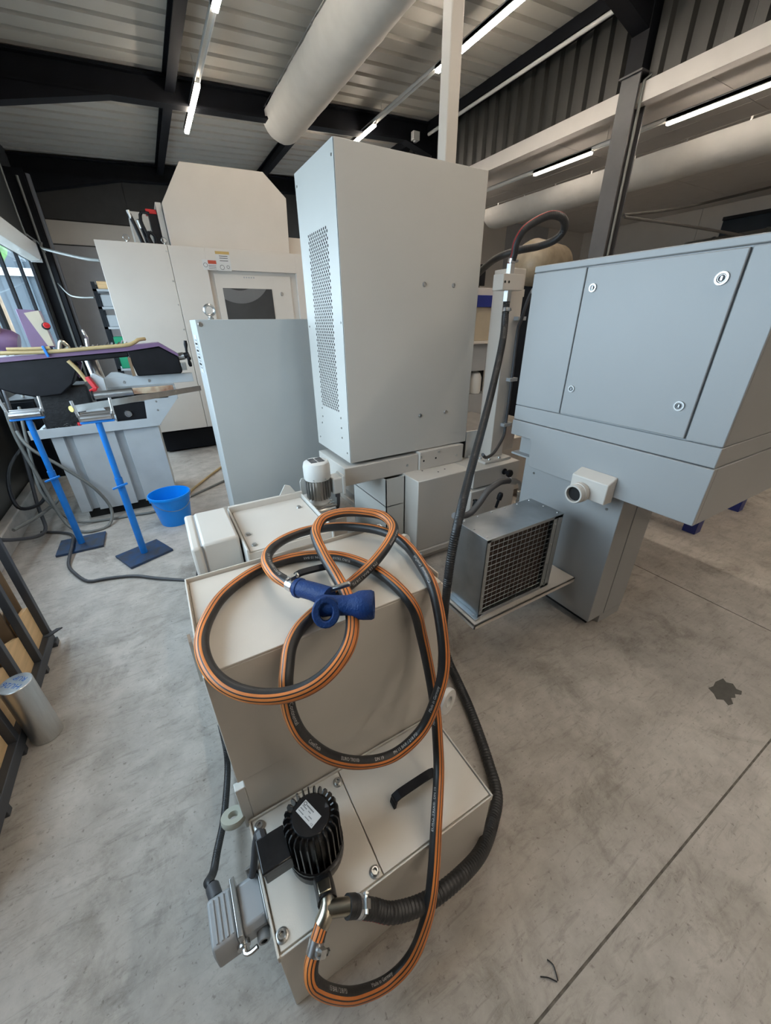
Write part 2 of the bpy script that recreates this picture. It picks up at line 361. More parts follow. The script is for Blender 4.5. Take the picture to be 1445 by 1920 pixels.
# neighbouring bay
cb = MB().box(XR+.12, 11, YF, 8.2, 3.62, 3.8).build('ceiling', INK, kind='structure', smooth=False, label='white panel ceiling of the neighbouring bay')
for i in range(5):
    for j in range(8):
        x0 = XR+.12+i*1.2; y0 = YF+j*1.78
        MB().box(x0+.004, x0+1.196, y0+.004, min(y0+1.776, 8.2), 3.605, 3.62).build('ceiling_panel', BAYWHITE, cb, smooth=False)
wbb = MB().box(XR, 11, 8.2, 8.3, 0, 3.7).build('wall_back', WALLGREY, kind='structure', smooth=False, label='grey rear wall of the neighbouring bay')
wbr = MB().box(11, 11.1, YF, 8.2, 0, 3.7).build('wall_right', WALLGREY, kind='structure', smooth=False, label='far wall of the neighbouring bay')
for i in range(5): MB().box(10.985, 11.0, YF+i*2.84+.01, YF+(i+1)*2.84, 0, 3.6).build('wall_panel', CREAM, wbr, smooth=False)
for i in range(4): MB().box(XR+.2+i*1.46, XR+.2+(i+1)*1.46-.012, 8.185, 8.2, .02, 3.6).build('wall_panel', CREAM if i % 2 else WALLGREY, wbb, smooth=False)
# grey steel column between hall and bay
def icol(x, y):
    t = MB(); t.box(x-.1, x-.083, y-.1, y+.1, 0, 3.72).box(x+.083, x+.1, y-.1, y+.1, 0, 3.72).box(x-.083, x+.083, y-.006, y+.006, 0, 3.72)
    c = t.build('column', COLUMN, kind='structure', smooth=False, label='grey steel column between hall and bay')
    MB().box(x-.12, x+.12, y-.12, y+.12, 3.72, 3.735).build('cap_plate', COLUMN, c, smooth=False)
    MB().box(x-.09, x+.09, y-.09, y+.09, 3.735, 4.4).build('upper_stub', DARKSTEEL, c, smooth=False)
    return c
c1 = icol(XR+.02, 3.45); icol(XR+.02, 7.0); icol(XR+.02, -.1)
MB().tube([(XR-.02, 3.335, .4), (XR-.02, 3.335, 3.66), (XR+.03, 3.30, 3.7), (XR+.26, 3.22, 3.68), (XR+.34, 3.2, 3.7), (XR+.37, 3.2, 3.78)], .014, 8).build('conduit', GREYHOSE, c1)
# ------------------------------------------------------------------ LED strip lights and rails
def led(x, z, y0, y1, label, group, w=.06):
    t = thing('led_strip_light', label, 'light', (x, (y0+y1)/2, z), group)
    MB().box(x-w/2, x+w/2, y0, y1, z+.012, z+.05).build('housing', WHITEPLASTIC, t, smooth=False)
    MB().box(x-w/2+.004, x+w/2-.004, y0+.004, y1-.004, z-.012, z+.012).build('diffuser', LEDBAY if x > XR else LEDM, t, bevel=.004)
def rail(x, z, y0, y1, label, w=.06):
    t = thing('light_rail', label, 'rail', (x, (y0+y1)/2, z))
    MB().box(x-w/2, x-w/2+.006, y0, y1, z+.02, z+.06).box(x+w/2-.006, x+w/2, y0, y1, z+.02, z+.06).box(x-w/2, x+w/2, y0, y1, z+.055, z+.062).build('channel', WHITEPLASTIC, t, smooth=False)
    y = y0+.3
    while y < y1:
        top = roofz(x) if x < XR else 3.605
        MB().cyl((x, y, z+.06), (x, y, top-.001), .003, n=5).build('hanger_wire', STEEL, t); y += 2.4
G = 'white LED strip lights'
rail(1.19, 3.95, YF+.1, 7.7, 'white light rail hung over the left half of the hall')
led(1.19, 3.95, 6.3, 7.7, 'short LED strip light hanging above the white machining centre', G)
led(1.19, 3.95, 3.55, 5.0, 'LED strip light cut by the top edge, nearer on the left rail', G)
for q, y in enumerate((.75, -2.0, -4.8)): led(1.19, 3.95, y, y+1.45, ('nearest', 'second', 'farthest')[q]+' LED strip light on the left rail behind the viewpoint', G)
rail(3.66, 4.1, YF+.1, 8.0, 'white light rail hung beside the ribbed cladding')
led(3.66, 4.1, 6.6, 8.0, 'short LED strip light just above the tall perforated cabinet', G)
led(3.66, 4.1, 2.3, 5.09, 'long LED strip light behind the white vertical post', G)
for q, y in enumerate((-1.6, -5.2)): led(3.66, 4.1, y, y+2.8, ('nearest', 'second', 'farthest')[q]+' LED strip light on the right rail behind the viewpoint', G)
rail(5.48, 3.40, YF+.1, 7.4, 'white light rail under the ceiling of the neighbouring bay', .05)
led(5.48, 3.40, 4.18, 5.1, 'short LED strip light left of the grey column in the bay', G, .05)
led(5.48, 3.40, 1.6, 3.3, 'LED strip light right of the grey column in the bay', G, .05)
led(5.48, 3.40, 6.3, 7.2, 'distant small LED strip light at the bay end', G, .05)
for q, y in enumerate((-1.2, -4.4)): led(5.48, 3.40, y, y+1.7, ('nearest', 'second', 'farthest')[q]+' LED strip light on the bay rail behind the viewpoint', G, .05)
# detector on the rafter
t = thing('detector_box', 'small white box under the far roof beam beside the cladding', 'detector', (4.55, 6.86, 4.2))
box('body', (4.5, 4.62, 6.83, 6.91, 4.14, 4.25), WHITEPLASTIC, t); MB().cyl((4.56, 6.87, 4.12), (4.56, 6.87, 4.14), .03, n=12).build('lens', PLASTICGREY, t)
# ------------------------------------------------------------------ textile air ducts
def duct(name, xc, ztop, r, y0, y1, label, grp):
    t = thing(name, label, 'duct', (xc, (y0+y1)/2, ztop-r), grp)
    m = MB(); n = 14; ys = [y0]
    while ys[-1] < y1-.01: ys.append(min(ys[-1]+.12, y1))
    rows = []
    for i, y in enumerate(ys):
        s = 1 if i < len(ys)-1 else .93
        row = []
        for j in range(n+1):
            a = math.pi*j/n; w = 1+.012*math.sin(y*9+j*1.7)+.008*math.sin(y*23+j)
            row.append((xc-r*math.cos(a)*w*(.98+.02*s), y, ztop-r*1.02*math.sin(a)*w*s))
        rows.append(row)
    b = 0
    for row in rows: m.v += row
    k = n+1
    for i in range(len(rows)-1):
        for j in range(n): m.f.append([i*k+j, i*k+j+1, (i+1)*k+j+1, (i+1)*k+j]); m.m.append(0)
    m.f.append([(len(rows)-1)*k+j for j in range(k)]); m.m.append(0)
    for i in range(len(rows)-1): m.f.append([i*k, (i+1)*k, (i+1)*k+n, i*k+n]); m.m.append(0)
    m.build('sleeve', FABRIC, t)
    for sx in (-1, 1):
        MB().cyl((xc+sx*r, y0, ztop+.025), (xc+sx*r, y1+.1, ztop+.025), .004, n=5).build('cable', STEEL, t)
        y = y0+.2
        while y < y1:
            MB().box(xc+sx*r-.004, xc+sx*r+.004, y, y+.02, ztop-.005, ztop+.03).build('clip', STEEL, t, smooth=False); y += .6
duct('textile_duct', 2.43, 4.13, .29, YF+.1, 7.15, 'long white half-round textile air duct under the hall roof', 'textile air ducts')
duct('textile_duct', 6.25, 3.34, .27, YF+.1, 6.7, 'white textile air duct sagging in the neighbouring bay behind the column', 'textile air ducts')
# ------------------------------------------------------------------ tall perforated cabinet
t = thing('tall_cabinet', 'tall off-white metal cabinet with perforated left side above the machine bed', 'cabinet', (1.35, 2.26, .735))
X0, X1, Y0, Y1, Z0, Z1 = .9, 1.8, 2.0, 2.53, .735, 2.22
box('body', (X0+.004, X1, Y0+.003, Y1, Z0, Z1-.004), DARKVOID, t, bevel=0)
box('front_panel', (X0+.002, X1-.001, Y0-.002, Y0+.003, Z0, Z1), WHITE2, t, bevel=.0015)
box('top_panel', (X0, X1, Y0, Y1, Z1-.004, Z1), WHITE2, t, bevel=.001)
box('end_panel', (X1, X1+.003, Y0, Y1, Z0, Z1), WHITE2, t, bevel=.001)
box('rear_panel', (X0, X1, Y1, Y1+.003, Z0, Z1), WHITE2, t, bevel=.001)
box('base_panel', (X0+.01, X1-.01, Y0+.01, Y1-.01, Z0-.004, Z0), GALV, t, bevel=0)
# perforated side: real holes, staggered rows
m = MB(); py0, py1, pz0, pz1 = 2.115, 2.405, 1.02, 1.93; nr = 60; nc = 10; ph = (pz1-pz0)/nr; pw = (py1-py0)/(nc+.5); hr = pw*.27; xs = X0-.001
def rect(y0, y1, z0, z1): m.add([(xs, y0, z0), (xs, y1, z0), (xs, y1, z1), (xs, y0, z1)], [(0, 1, 2, 3)])
rect(Y0, Y1, Z0, pz0); rect(Y0, Y1, pz1, Z1); rect(Y0, py0, pz0, pz1); rect(py1, Y1, pz0, pz1)
for i in range(nr):
    za = pz0+i*ph; off = (i % 2)*pw/2
    if off: rect(py0, py0+off, za, za+ph)
    else: rect(py1-pw/2, py1, za, za+ph)
    for j in range(nc):
        ya = py0+off+j*pw; cy_, cz_ = ya+pw/2, za+ph/2
        outer = [(ya, za), (ya+pw/2, za), (ya+pw, za), (ya+pw, cz_), (ya+pw, za+ph), (ya+pw/2, za+ph), (ya, za+ph), (ya, cz_)]
        inner = [(cy_+hr*math.cos(a), cz_+hr*math.sin(a)) for a in [math.radians(225+45*q) for q in range(8)]]
        m.add([(xs, a, b_) for a, b_ in outer]+[(xs, a, b_) for a, b_ in inner], [(q, (q+1) % 8, 8+(q+1) % 8, 8+q) for q in range(8)])
m.build('perforated_panel', WHITE2, t, smooth=False, recalc=False)
for y, z in ((2.022, 2.165), (2.50, 2.16), (2.022, 1.5), (2.50, 1.48), (2.10, .99), (2.40, 1.0), (2.10, .93), (2.40, .945), (2.10, .87), (2.42, .9), (2.035, .79), (2.48, .79)):
    screw(t, (xs, y, z), (-1, 0, 0), .006)
for x, z in ((1.404, 1.685), (1.611, 1.686), (1.402, .964), (1.603, .965)): screw(t, (x, Y0-.002, z), (0, -1, 0), .013, .008)
# ------------------------------------------------------------------ machine bed under it
t = thing('machine_bed', 'cream machine bed and slide beam under the tall cabinet', 'machine', (1.5, 2.2, 0))
b = box('slide_beam', (.85, 1.385, 1.98, 2.41, .60, .715), CREAM, t, bevel=.004)
box('slide_plate', (1.388, 1.757, 1.965, 2.41, .605, .730), CREAM, t, bevel=.003)
for x, z in ((1.543, .709), (1.368+.03, .694), (1.30, .653), (1.70, .66)): screw(t, (x, 1.965 if x > 1.388 else 1.98, z), (0, -1, 0), .010, .003)
for x, z in ((1.42, .666), (1.52, .669)): MB().cyl((x, 1.9645, z), (x, 1.975, z), .007, n=12).build('bore', DARKVOID, t)
box('steel_slide', (1.81, 2.3, 2.0, 2.5, .60, .80), STEEL, t); screw(t, (1.83, 2.0, .66), (0, -1, 0), .009)
box('bed_core', (1.3, 2.9, 2.2, 3.6, .10, .598), CREAM, t)
# open-topped side box (sheet steel)
bx = MB(); a0, a1, c0, c1_ = 1.117, 1.262, 1.95, 2.45
bx.box(a0, a0+.006, c0, c1_, .06, .595).box(a1-.006, a1, c0, c1_, .06, .595).box(a0, a1, c0, c0+.006, .06, .598).box(a0, a1, c1_-.006, c1_, .06, .595).box(a0, a1, c0, c1_, .40, .406)
bx.build('open_side_box', WHITE2, t, smooth=False)
screw(t, (a0, 2.0, .28), (-1, 0, 0), .007); screw(t, (a0, 2.35, .45), (-1, 0, 0), .007)
box('casting_cover', (1.265, 1.69, 1.80, 2.05, .09, .604), CREAM, t, bevel=.005)
box('cover_ledge', (1.255, 1.69, 1.785, 2.2, .05, .088), CREAM, t, bevel=.003)
box('foot_plinth', (1.275, 2.6, 1.82, 3.5, 0.0, .05), CREAM, t)
box('arm_block', (1.69, 2.12, 1.76, 2.15, .475, .604), CREAM, t, bevel=.004)
box('valve_cover', (1.66, 2.08, 1.74, 2.2, .10, .465), CREAM, t, bevel=.006)
MB().cyl((1.69, 1.7395, .40), (1.69, 1.745, .40), .008, n=12).build('bore', DARKVOID, t)
kn = MB().lathe([(0, 0), (.022, 0), (.022, .006), (.010, .010), (.010, .035), (.026, .040), (.028, .055), (.022, .062), (0, .062)], (1.973, 1.76, .548), (0, -1, 0), 18).build('locking_knob', BLACK, t)
for x, y in ((1.40, 1.95), (1.55, 1.9), (1.48, 1.88)): MB().cyl((x, y, .604), (x, y, .6046), .006, n=10).build('bore', DARKVOID, t)
for x in (1.58, 1.80):   # two black levers of the valve block
    MB().lathe([(.010, 0), (.010, .06), (.018, .065), (.019, .10), (.014, .115), (0, .118)], (x+.05, 1.68, .33), (.12, -.15, 1), 12).build('lever', BLACK, t)
screw(t, (1.295, 1.785, .07), (0, -1, 0), .016, .02)
# column post with plate on the bed
t = thing('support_post', 'slim cream square post bolted to the machine bed carrying the hose block', 'post', (2.0, 1.93, .604))
box('base_plate', (1.84, 2.09, 1.82, 2.05, .604, .622), CREAM, t)
for x, y in ((1.868, 1.90), (1.99, 1.84), (1.90, 1.845)): screw(t, (x, y, .622), (0, 0, 1), .012, .010)
box('post', (1.94, 2.06, 1.88, 2.02, .622, 1.775), CREAM, t, bevel=.004)
box('hose_block', (1.80, 1.96, 1.80, 1.88, 1.655, 1.735), CREAM, t, bevel=.003)
for x in (1.815, 1.845): MB().cyl((x, 1.7995, 1.695), (x, 1.803, 1.695), .007, n=12).build('bore', DARKVOID, t)
for z0, z1 in ((1.735, 1.785), (1.60, 1.655)): MB().cyl((1.87, 1.825, z0), (1.87, 1.825, z1), .024, n=6).build('hex_nipple', STEEL, t, smooth=False)
for z in (1.50, 1.14, .84): box('cable_clip', (2.005, 2.075, 1.845, 1.885, z, z+.022), PLASTICGREY, t, bevel=.002)
# white vertical pipe up to the roof
t = thing('vertical_post', 'white square cable post rising from behind the tall cabinet to the roof', 'post', (2.0, 2.63, .8))
box('post', (1.955, 2.045, 2.59, 2.68, .80, roofz(2.0)-.0), CREAM, t, bevel=.006)
box('foot_flange', (1.93, 2.07, 2.57, 2.70, .79, .80), CREAM, t)
# ------------------------------------------------------------------ lower grey cabinet in the middle
t = thing('control_cabinet', 'mid-height blue-grey metal cabinet with eyebolt behind the conveyor', 'cabinet', (.7, 2.87, 0))
box('body', (.272, 1.08, 2.70, 3.03, .0, 1.525), MIDGREY, t, bevel=.003)
box('vent_plate', (.269, .272, 2.80, 2.92, 1.22, 1.44), WHITEPLASTIC, t, bevel=0)
for i in range(9): MB().box(.266, .2705, 2.815, 2.905, 1.245+i*.02, 1.256+i*.02).build('louvre', DARKVOID if i % 2 else PLASTICGREY, t, smooth=False)
screw(t, (.297, 2.70, 1.500), (0, -1, 0), .014, .004)
e = MB().lathe([(.016, 0), (.018, .008), (.010, .012), (.010, .018)], (.37, 2.76, 1.525), (0, 0, 1), 14)
e.torus((.37, 2.76, 1.575), (0, 1, 0), .028, .0075, 22, 8).build('eyebolt', STEEL, t)
# ------------------------------------------------------------------ chip conveyor end with motor
t = thing('chip_conveyor', 'cream chip conveyor housing with bolted lid behind the coolant tank', 'conveyor', (.36, 1.72, 0))
box('housing', (.168, .56, 1.50, 1.96, .12, .606), CREAM, t, bevel=.004)
box('lid', (.178, .552, 1.505, 1.945, .606, .612), CREAM, t, bevel=.002)
box('rear_upstand', (.165, .565, 1.945, 1.963, .60, .645), CREAM, t)
box('side_rail', (.160, .170, 1.49, 1.963, .10, .632), WHITE2, t)
box('side_rail', (.556, .566, 1.49, 1.963, .10, .632), WHITE2, t)
for x, y in ((.20, 1.66), (.50, 1.82), (.205, 1.55)):
    sc = MB().cyl((x, y, .612), (x, y, .622), .010, n=6); sc.cyl((x, y, .612), (x, y, .614), .014, n=12); sc.build('bolt', STEEL, t)
MB().prism([(.44, .645), (.475, .70), (.505, .69), (.53, .645)], 'y', 1.955, 1.962).build('bracket_tab', WHITE2, t, smooth=False)
box('discharge_body', (.10, .84, 1.97, 2.45, .04, .40), CREAM, t, bevel=.004)
box('trough', (.0, .60, 1.02, 1.49, .04, .52), CREAM, t, bevel=.004)
MB().torus((.535, 1.16, .55), (0, 0, 1), .038, .018, 20, 8).build('rubber_grommet', RUBBER, t)
MB().cyl((.535, 1.16, .52), (.535, 1.16, .562), .036, n=18).build('hose_socket', PLASTICGREY, t)
# gear motor on the conveyor
t = thing('gear_motor', 'small light grey finned gear motor standing on the conveyor', 'motor', (.665, 1.95, .45))
g = MB().box(.61, .735, 1.86, 2.02, .455, .545).build('gearbox', STEEL, t, bevel=.012)
for i in range(4): MB().box(.605, .74, 1.868+i*.038, 1.876+i*.038, .545, .553).build('gearbox_rib', STEEL, t, smooth=False)
MB().box(.62, .70, 1.80, 1.862, .47, .535).build('gearbox_cover', PLASTICGREY, t, bevel=.006)
MB().lathe([(.0, 0), (.055, 0), (.058, .012), (.048, .03), (.050, .045)], (.665, 1.95, .545), (0, 0, 1), 24).build('flange', WHITEPLASTIC, t)
MB().cyl((.665, 1.95, .585), (.665, 1.95, .70), .056, n=24).build('stator', STEEL, t)
for i in range(22):
    a = 2*math.pi*i/22
    MB().bar((.665+.055*math.cos(a), 1.95+.055*math.sin(a), .645), (.665+.071*math.cos(a), 1.95+.071*math.sin(a), .645), .004, .11).build('cooling_fin', STEEL, t, smooth=False)
fc = MB().lathe([(.072, 0), (.076, .006), (.076, .075), (.070, .098), (.060, .104), (0, .106)], (.665, 1.95, .705), (0, 0, 1), 28).build('fan_cowl', WHITEPLASTIC, t)
for i in range(5):
    for j in range(2): MB().box(.625+j*.043, .662+j*.043, 1.915+i*.016, 1.922+i*.016, .8105, .8125).build('cowl_slot', INK, fc, smooth=False)
for i in range(3): screw(t, (.665+.077*math.cos(-2.2+i*.9), 1.95+.077*math.sin(-2.2+i*.9), .718), (math.cos(-2.2+i*.9), math.sin(-2.2+i*.9), 0), .004)
jb = box('terminal_box', (.738, .80, 1.90, 1.99, .60, .70), WHITEPLASTIC, t, bevel=.008)
box('terminal_lid', (.795, .815, 1.893, 1.997, .593, .707), WHITEPLASTIC, jb, bevel=.006)
MB().tube([(.77, 1.92, .60), (.77, 1.915, .56), (.765, 1.93, .50), (.74, 1.99, .45)], .010, 10, step=.01).build('cable', DARKHOSE, t)
MB().cyl((.77, 1.92, .575), (.77, 1.92, .602), .015, n=6).build('cable_gland', DARKHOSE, t)
MB().prism([(.575, .60), (.575, .68), (.585, .70), (.600, .70), (.605, .66), (.605, .60)], 'y', 2.0, 2.006).build('bracket_tab', WHITE2, t, smooth=False)
# white electric box left of the conveyor
t = thing('electric_box', 'cream electric junction box on the left flank of the conveyor', 'box', (.06, 1.75, .3))
box('body', (.0, .152, 1.585, 1.935, .33, .66), CREAM, t, bevel=.012)
box('cover', (-.045, -.004, 1.575, 1.94, .34, .655), CREAM, t, bevel=.012)
box('gasket', (-.006, .002, 1.59, 1.93, .345, .65), PLASTICGREY, t, bevel=0)
box('support_bracket', (-.02, .15, 1.60, 1.90, .0, .33), PLASTICGREY, t)
for z in (.40, .46): screw(t, (-.045, 1.60, z), (-1, 0, 0), .006, .008)
# ------------------------------------------------------------------ coolant tank, two steps
TX0, TX1 = -.060, .538
t = thing('coolant_tank', 'stepped cream coolant tank with lids in the foreground', 'tank', (.24, .65, 0))
box('upper_body', (TX0, TX1, .635, .985, .505, .872), TANK, t, bevel=.002)
box('rear_body', (TX0+.012, TX1-.012, .640, .985, .0, .500), TANK, t, bevel=.002)
box('upper_lid', (TX0+.006, TX1-.006, .6352, .978, .872, .879), TANK, t, bevel=.0015)
for nm, bb in (('lid_rim', (TX0-.002, TX0+.002, .66, .987, .862, .889)), ('lid_rim', (TX0, TX1, .983, .987, .862, .889)), ('lid_rim', (TX1-.002, TX1+.002, .66, .987, .862, .889))): box(nm, bb, TANK, t, bevel=.001)
MB().prism([(.70, .80), (.735, .80), (.735, .885), (.728, .915), (.72, .90)], 'x', TX0-.012, TX0-.006).build('edge_tab', WHITE2, t, smooth=False)
box('lower_body', (TX0-.002, TX1-.006, .362, .637, .0, .322), TANK, t, bevel=.002)
for nm, bb in (('lower_lid', (TX0+.004, .190, .366, .632, .322, .329)), ('lower_lid', (.1925, TX1-.010, .366, .632, .322, .329))): box(nm, bb, TANK, t, bevel=.0012)
for bb in ((TX0-.004, TX0+.001, .358, .636, .31, .334), (TX1-.008, TX1-.004, .358, .636, .31, .334)): box('lower_rim', bb, TANK, t, bevel=.001)
for bb in ((TX0-.002, TX1-.006, .358, .362, .31, .3295), (TX0, TX1-.01, .632, .6365, .322, .336)): box('lower_rim', bb, TANK, t, bevel=.001)
for x, y in ((-.040, .612), (.178, .606), (.176, .380), (-.046, .388)):
    s_ = MB().lathe([(.0055, .002), (.0055, .009), (.008, .009), (.010, .007), (.010, .003), (.014, .002), (.014, 0)], (x, y, .329), (0, 0, 1), 14); s_.cyl((x, y, .3295), (x, y, .331), .0055, n=6); s_.build('cap_screw', STEEL, t)
def handle(p0, p1, top, parent):
    p0 = Vector(p0); p1 = Vector(p1); d = (p1-p0).normalized()
    m = MB(); hh = top
    path = [p0, p0+Vector((0, 0, hh*.6))+d*.004, p0+d*.018+Vector((0, 0, hh)), p1-d*.018+Vector((0, 0, hh)), p1+Vector((0, 0, hh*.6))-d*.004, p1]
    Q = smooth_path(path, .008); fr = Vector((0, 1, 0))
    prev = None
    for q in range(len(Q)-1): m.bar(Q[q], Q[q+1]+(Q[q+1]-Q[q]).normalized()*.002, .022, .007, up=(d.cross(fr) if False else Vector((0, 0, 1)) if abs((Q[q+1]-Q[q]).normalized().z) < .8 else d))
    return m.build('pull_handle', BLACK, parent)
handle((.285, .478, .329), (.425, .478, .329), .034, t); handle((.190, .828, .879), (.300, .815, .879), .030, t)
def lug(c, ax, parent, mat_, R=.026):
    m = MB(); c = Vector(c); m.lathe([(R*.58, -.008), (R*1.35, -.008), (R*1.4, -.005), (R*1.4, .005), (R*1.35, .008), (R*.58, .008), (R*.54, 0), (R*.58, -.008)], c, ax, 26); return m.build('lifting_eye', mat_, parent)
l1 = lug((-.094, .655, .350), (.12, .35, 1), t, EYEOLIVE, .022)
box('eye_plate', (-.072, -.048, .640, .662, .30, .47), WHITE2, t, bevel=.002)
lug((.558, .60, .425), (.35, -1, .1), t, WHITEPLASTIC, .03); lug((.60, .93, .815), (.6, -1, .1), t, WHITEPLASTIC, .028)
MB().bar((.53, .60, .40), (.56, .60, .40), .02, .02).build('eye_stem', WHITEPLASTIC, t); MB().bar((.535, .94, .79), (.60, .93, .79), .016, .016).build('eye_stem', WHITEPLASTIC, t)
screw(t, (.54, .93, .80), (1, 0, 0), .012, .02)
# ------------------------------------------------------------------ black immersion pump
PC = Vector((.072, .487, .329))
t = thing('coolant_pump', 'black ribbed coolant pump motor standing on the lower tank lid', 'pump', PC)
MB().lathe([(0, 0), (.064, 0), (.066, .010), (.066, .030), (.060, .034), (.060, .045)], PC, (0, 0, 1), 30).build('pump_foot', PUMPBLACK, t)
MB().lathe([(.050, .04), (.050, .155), (.047, .166), (.042, .170), (0, .170)], PC, (0, 0, 1), 30).build('motor_body', PUMPBLACK, t)
for i in range(26):
    a = 2*math.pi*(i+.5)/26; d = Vector((math.cos(a), math.sin(a), 0)); tt = Vector((-math.sin(a), math.cos(a), 0)); w = .0016
    prof = [(.046, .045), (.0635, .045), (.0635, .160), (.060, .170), (.053, .176), (.046, .172)]
    m = MB(); vs_ = [PC+d*r+Vector((0, 0, h))+tt*(s*w) for s in (-1, 1) for r, h in prof]; k = len(prof)
    m.add(vs_, [tuple(range(k))[::-1], tuple(range(k, 2*k))]+[(q, (q+1) % k, k+(q+1) % k, k+q) for q in range(k)]).build('cooling_fin', PUMPBLACK, t, smooth=False)
MB().lathe([(.0635, .04), (.066, .043), (.066, .049), (.0635, .052)], PC, (0, 0, 1), 30).build('fin_ring', PUMPBLACK, t)
# rating plate with print
ux = Vector((.36, -.93, 0)); uy = Vector((.93, .36, 0)); pc = PC+Vector((-.004, .004, .1704))
def plate(c, u, v, w, h, th, z=Vector((0, 0, 1))): return [c+u*(sx*w/2)+v*(sy*h/2)+z*dz for dz in (0, th) for sx, sy in ((-1, -1), (1, -1), (1, 1), (-1, 1))]
BXF = [(3,2,1,0),(4,5,6,7),(0,1,5,4),(1,2,6,5),(2,3,7,6),(3,0,4,7)]
lp = MB().add(plate(pc, ux, uy, .054, .030, .0006), BXF).build('rating_plate', STICKER, t, smooth=False)
m = MB(); m.torus(pc+ux*-.021+uy*.009+Vector((0, 0, .0006)), (0, 0, 1), .0034, .0007, 14, 4)
for r_, (a0, a1) in ((.009, (-.015, .006)), (.003, (-.024, -.010)), (.003, (-.004, .004)), (-.003, (-.024, -.012)), (-.003, (.004, .014)), (-.009, (-.024, -.008)), (-.009, (-.002, .012))):
    x = a0
    while x < a1: m.add(plate(pc+ux*(x+.0008)+uy*r_+Vector((0, 0, .0006)), ux, uy, .0013, .0026 if r_ > .005 else .0017, .0002), BXF); x += .0021
vs_, fs = text_mesh('CE', .006); m.add([pc+ux*(.018+v[0])+uy*(v[1]-.012)+Vector((0, 0, .0007)) for v in vs_], fs)
m.build('plate_print', INK, lp, smooth=False, recalc=False)
m = MB(); a = PC+Vector((.032, -.004, .1703)); m.add([a, a+Vector((.006, .010, 0)), a+Vector((.010, -.002, 0))], [(0, 1, 2)]); m.build('arrow_mark', DARKHOSE, t, smooth=False, recalc=False)
# terminal box of the pump
tb = box('terminal_box', (-.050, .014, .460, .525, .392, .432), PUMPBLACK, t, bevel=.003)
box('terminal_lid', (-.053, .012, .457, .528, .434, .447), PUMPBLACK, tb, bevel=.003)
MB().tube([(-.038, .525, .425), (-.040, .548, .425), (-.046, .556, .41), (-.056, .55, .385), (-.068, .535, .35), (-.08, .525, .32)], .0085, 10, step=.008).build('cable', DARKHOSE, t)
MB().cyl((-.038, .522, .425), (-.039, .548, .425), .013, n=8).build('cable_gland', DARKHOSE, t)
# outlet, tee fitting and clamps
MB().tube([(.062, .43, .350), (.060, .40, .358), (.056, .375, .366)], .022, 14, step=.01).build('outlet_neck', PUMPBLACK, t)
MB().bar((.0605, .411, .374), (.057, .386, .380), .028, .012).build('outlet_pad', BRASS, t, bevel=.002)
tf = MB().tube([(.058, .385, .366), (.054, .368, .369), (.044, .358, .366), (.032, .352, .360)], .017, 16, step=.006)
tf.tube([(.052, .364, .369), (.078, .352, .371), (.098, .343, .372)], .016, 16, step=.006); tf.build('tee_fitting', BRASS, t)
# ------------------------------------------------------------------ orange striped hose with spray gun
HOSE = [(0.034,0.353,0.361),(0.022,0.342,0.357),(0.006,0.328,0.344),(-0.0085,0.313,0.330),(-0.0105,0.298,0.306),(0.0147,0.283,0.241),(0.067,0.270,0.156),(0.145,0.262,0.099),(0.212,0.262,0.133),(0.261,0.280,0.216),(0.301,0.315,0.296),(0.351,0.375,0.370),(0.413,0.450,0.408),(0.442,0.500,0.474),(0.454,0.535,0.558),(0.457,0.570,0.647),(0.447,0.600,0.762),(0.425,0.612,0.860),(0.407,0.684,0.895),(0.387,0.780,0.895),(0.342,0.860,0.895),(0.279,0.908,0.895),(0.206,0.929,0.895),(0.129,0.923,0.895),(0.066,0.893,0.895),(0.008,0.840,0.897),(-0.031,0.773,0.897),(-0.048,0.709,0.899),(-0.048,0.654,0.890),(-0.033,0.607,0.880),(-0.002,0.565,0.872),(0.040,0.533,0.868),(0.085,0.511,0.872),(0.129,0.500,0.885),(0.173,0.507,0.900),(0.212,0.529,0.915),(0.244,0.578,0.922),(0.265,0.646,0.928),(0.274,0.725,0.932),(0.279,0.822,0.938),(0.294,0.928,0.945),(0.318,0.975,0.950),(0.356,1.006,0.955),(0.415,1.005,0.957),(0.478,0.971,0.955),(0.521,0.926,0.950),(0.515,0.855,0.945),(0.460,0.793,0.940),(0.388,0.748,0.925),(0.324,0.734,0.900),(0.284,0.721,0.895),(0.233,0.695,0.895),(0.184,0.672,0.895),(0.143,0.647,0.892),(0.114,0.620,0.880),(0.094,0.585,0.862),(0.081,0.560,0.834),(0.078,0.545,0.773),(0.094,0.530,0.701),(0.142,0.515,0.614),(0.216,0.505,0.543),(0.304,0.500,0.507),(0.382,0.495,0.551),(0.428,0.500,0.638),(0.458,0.515,0.721),(0.476,0.555,0.804),(0.494,0.620,0.880),(0.509,0.696,0.903),(0.528,0.794,0.905),(0.521,0.858,0.910),(0.485,0.930,0.912),(0.408,1.005,0.908),(0.310,1.036,0.908),(0.225,1.011,0.915),(0.164,0.952,0.925),(0.139,0.884,0.932),(0.142,0.814,0.935),(0.161,0.765,0.935),(0.176,0.732,0.935)]
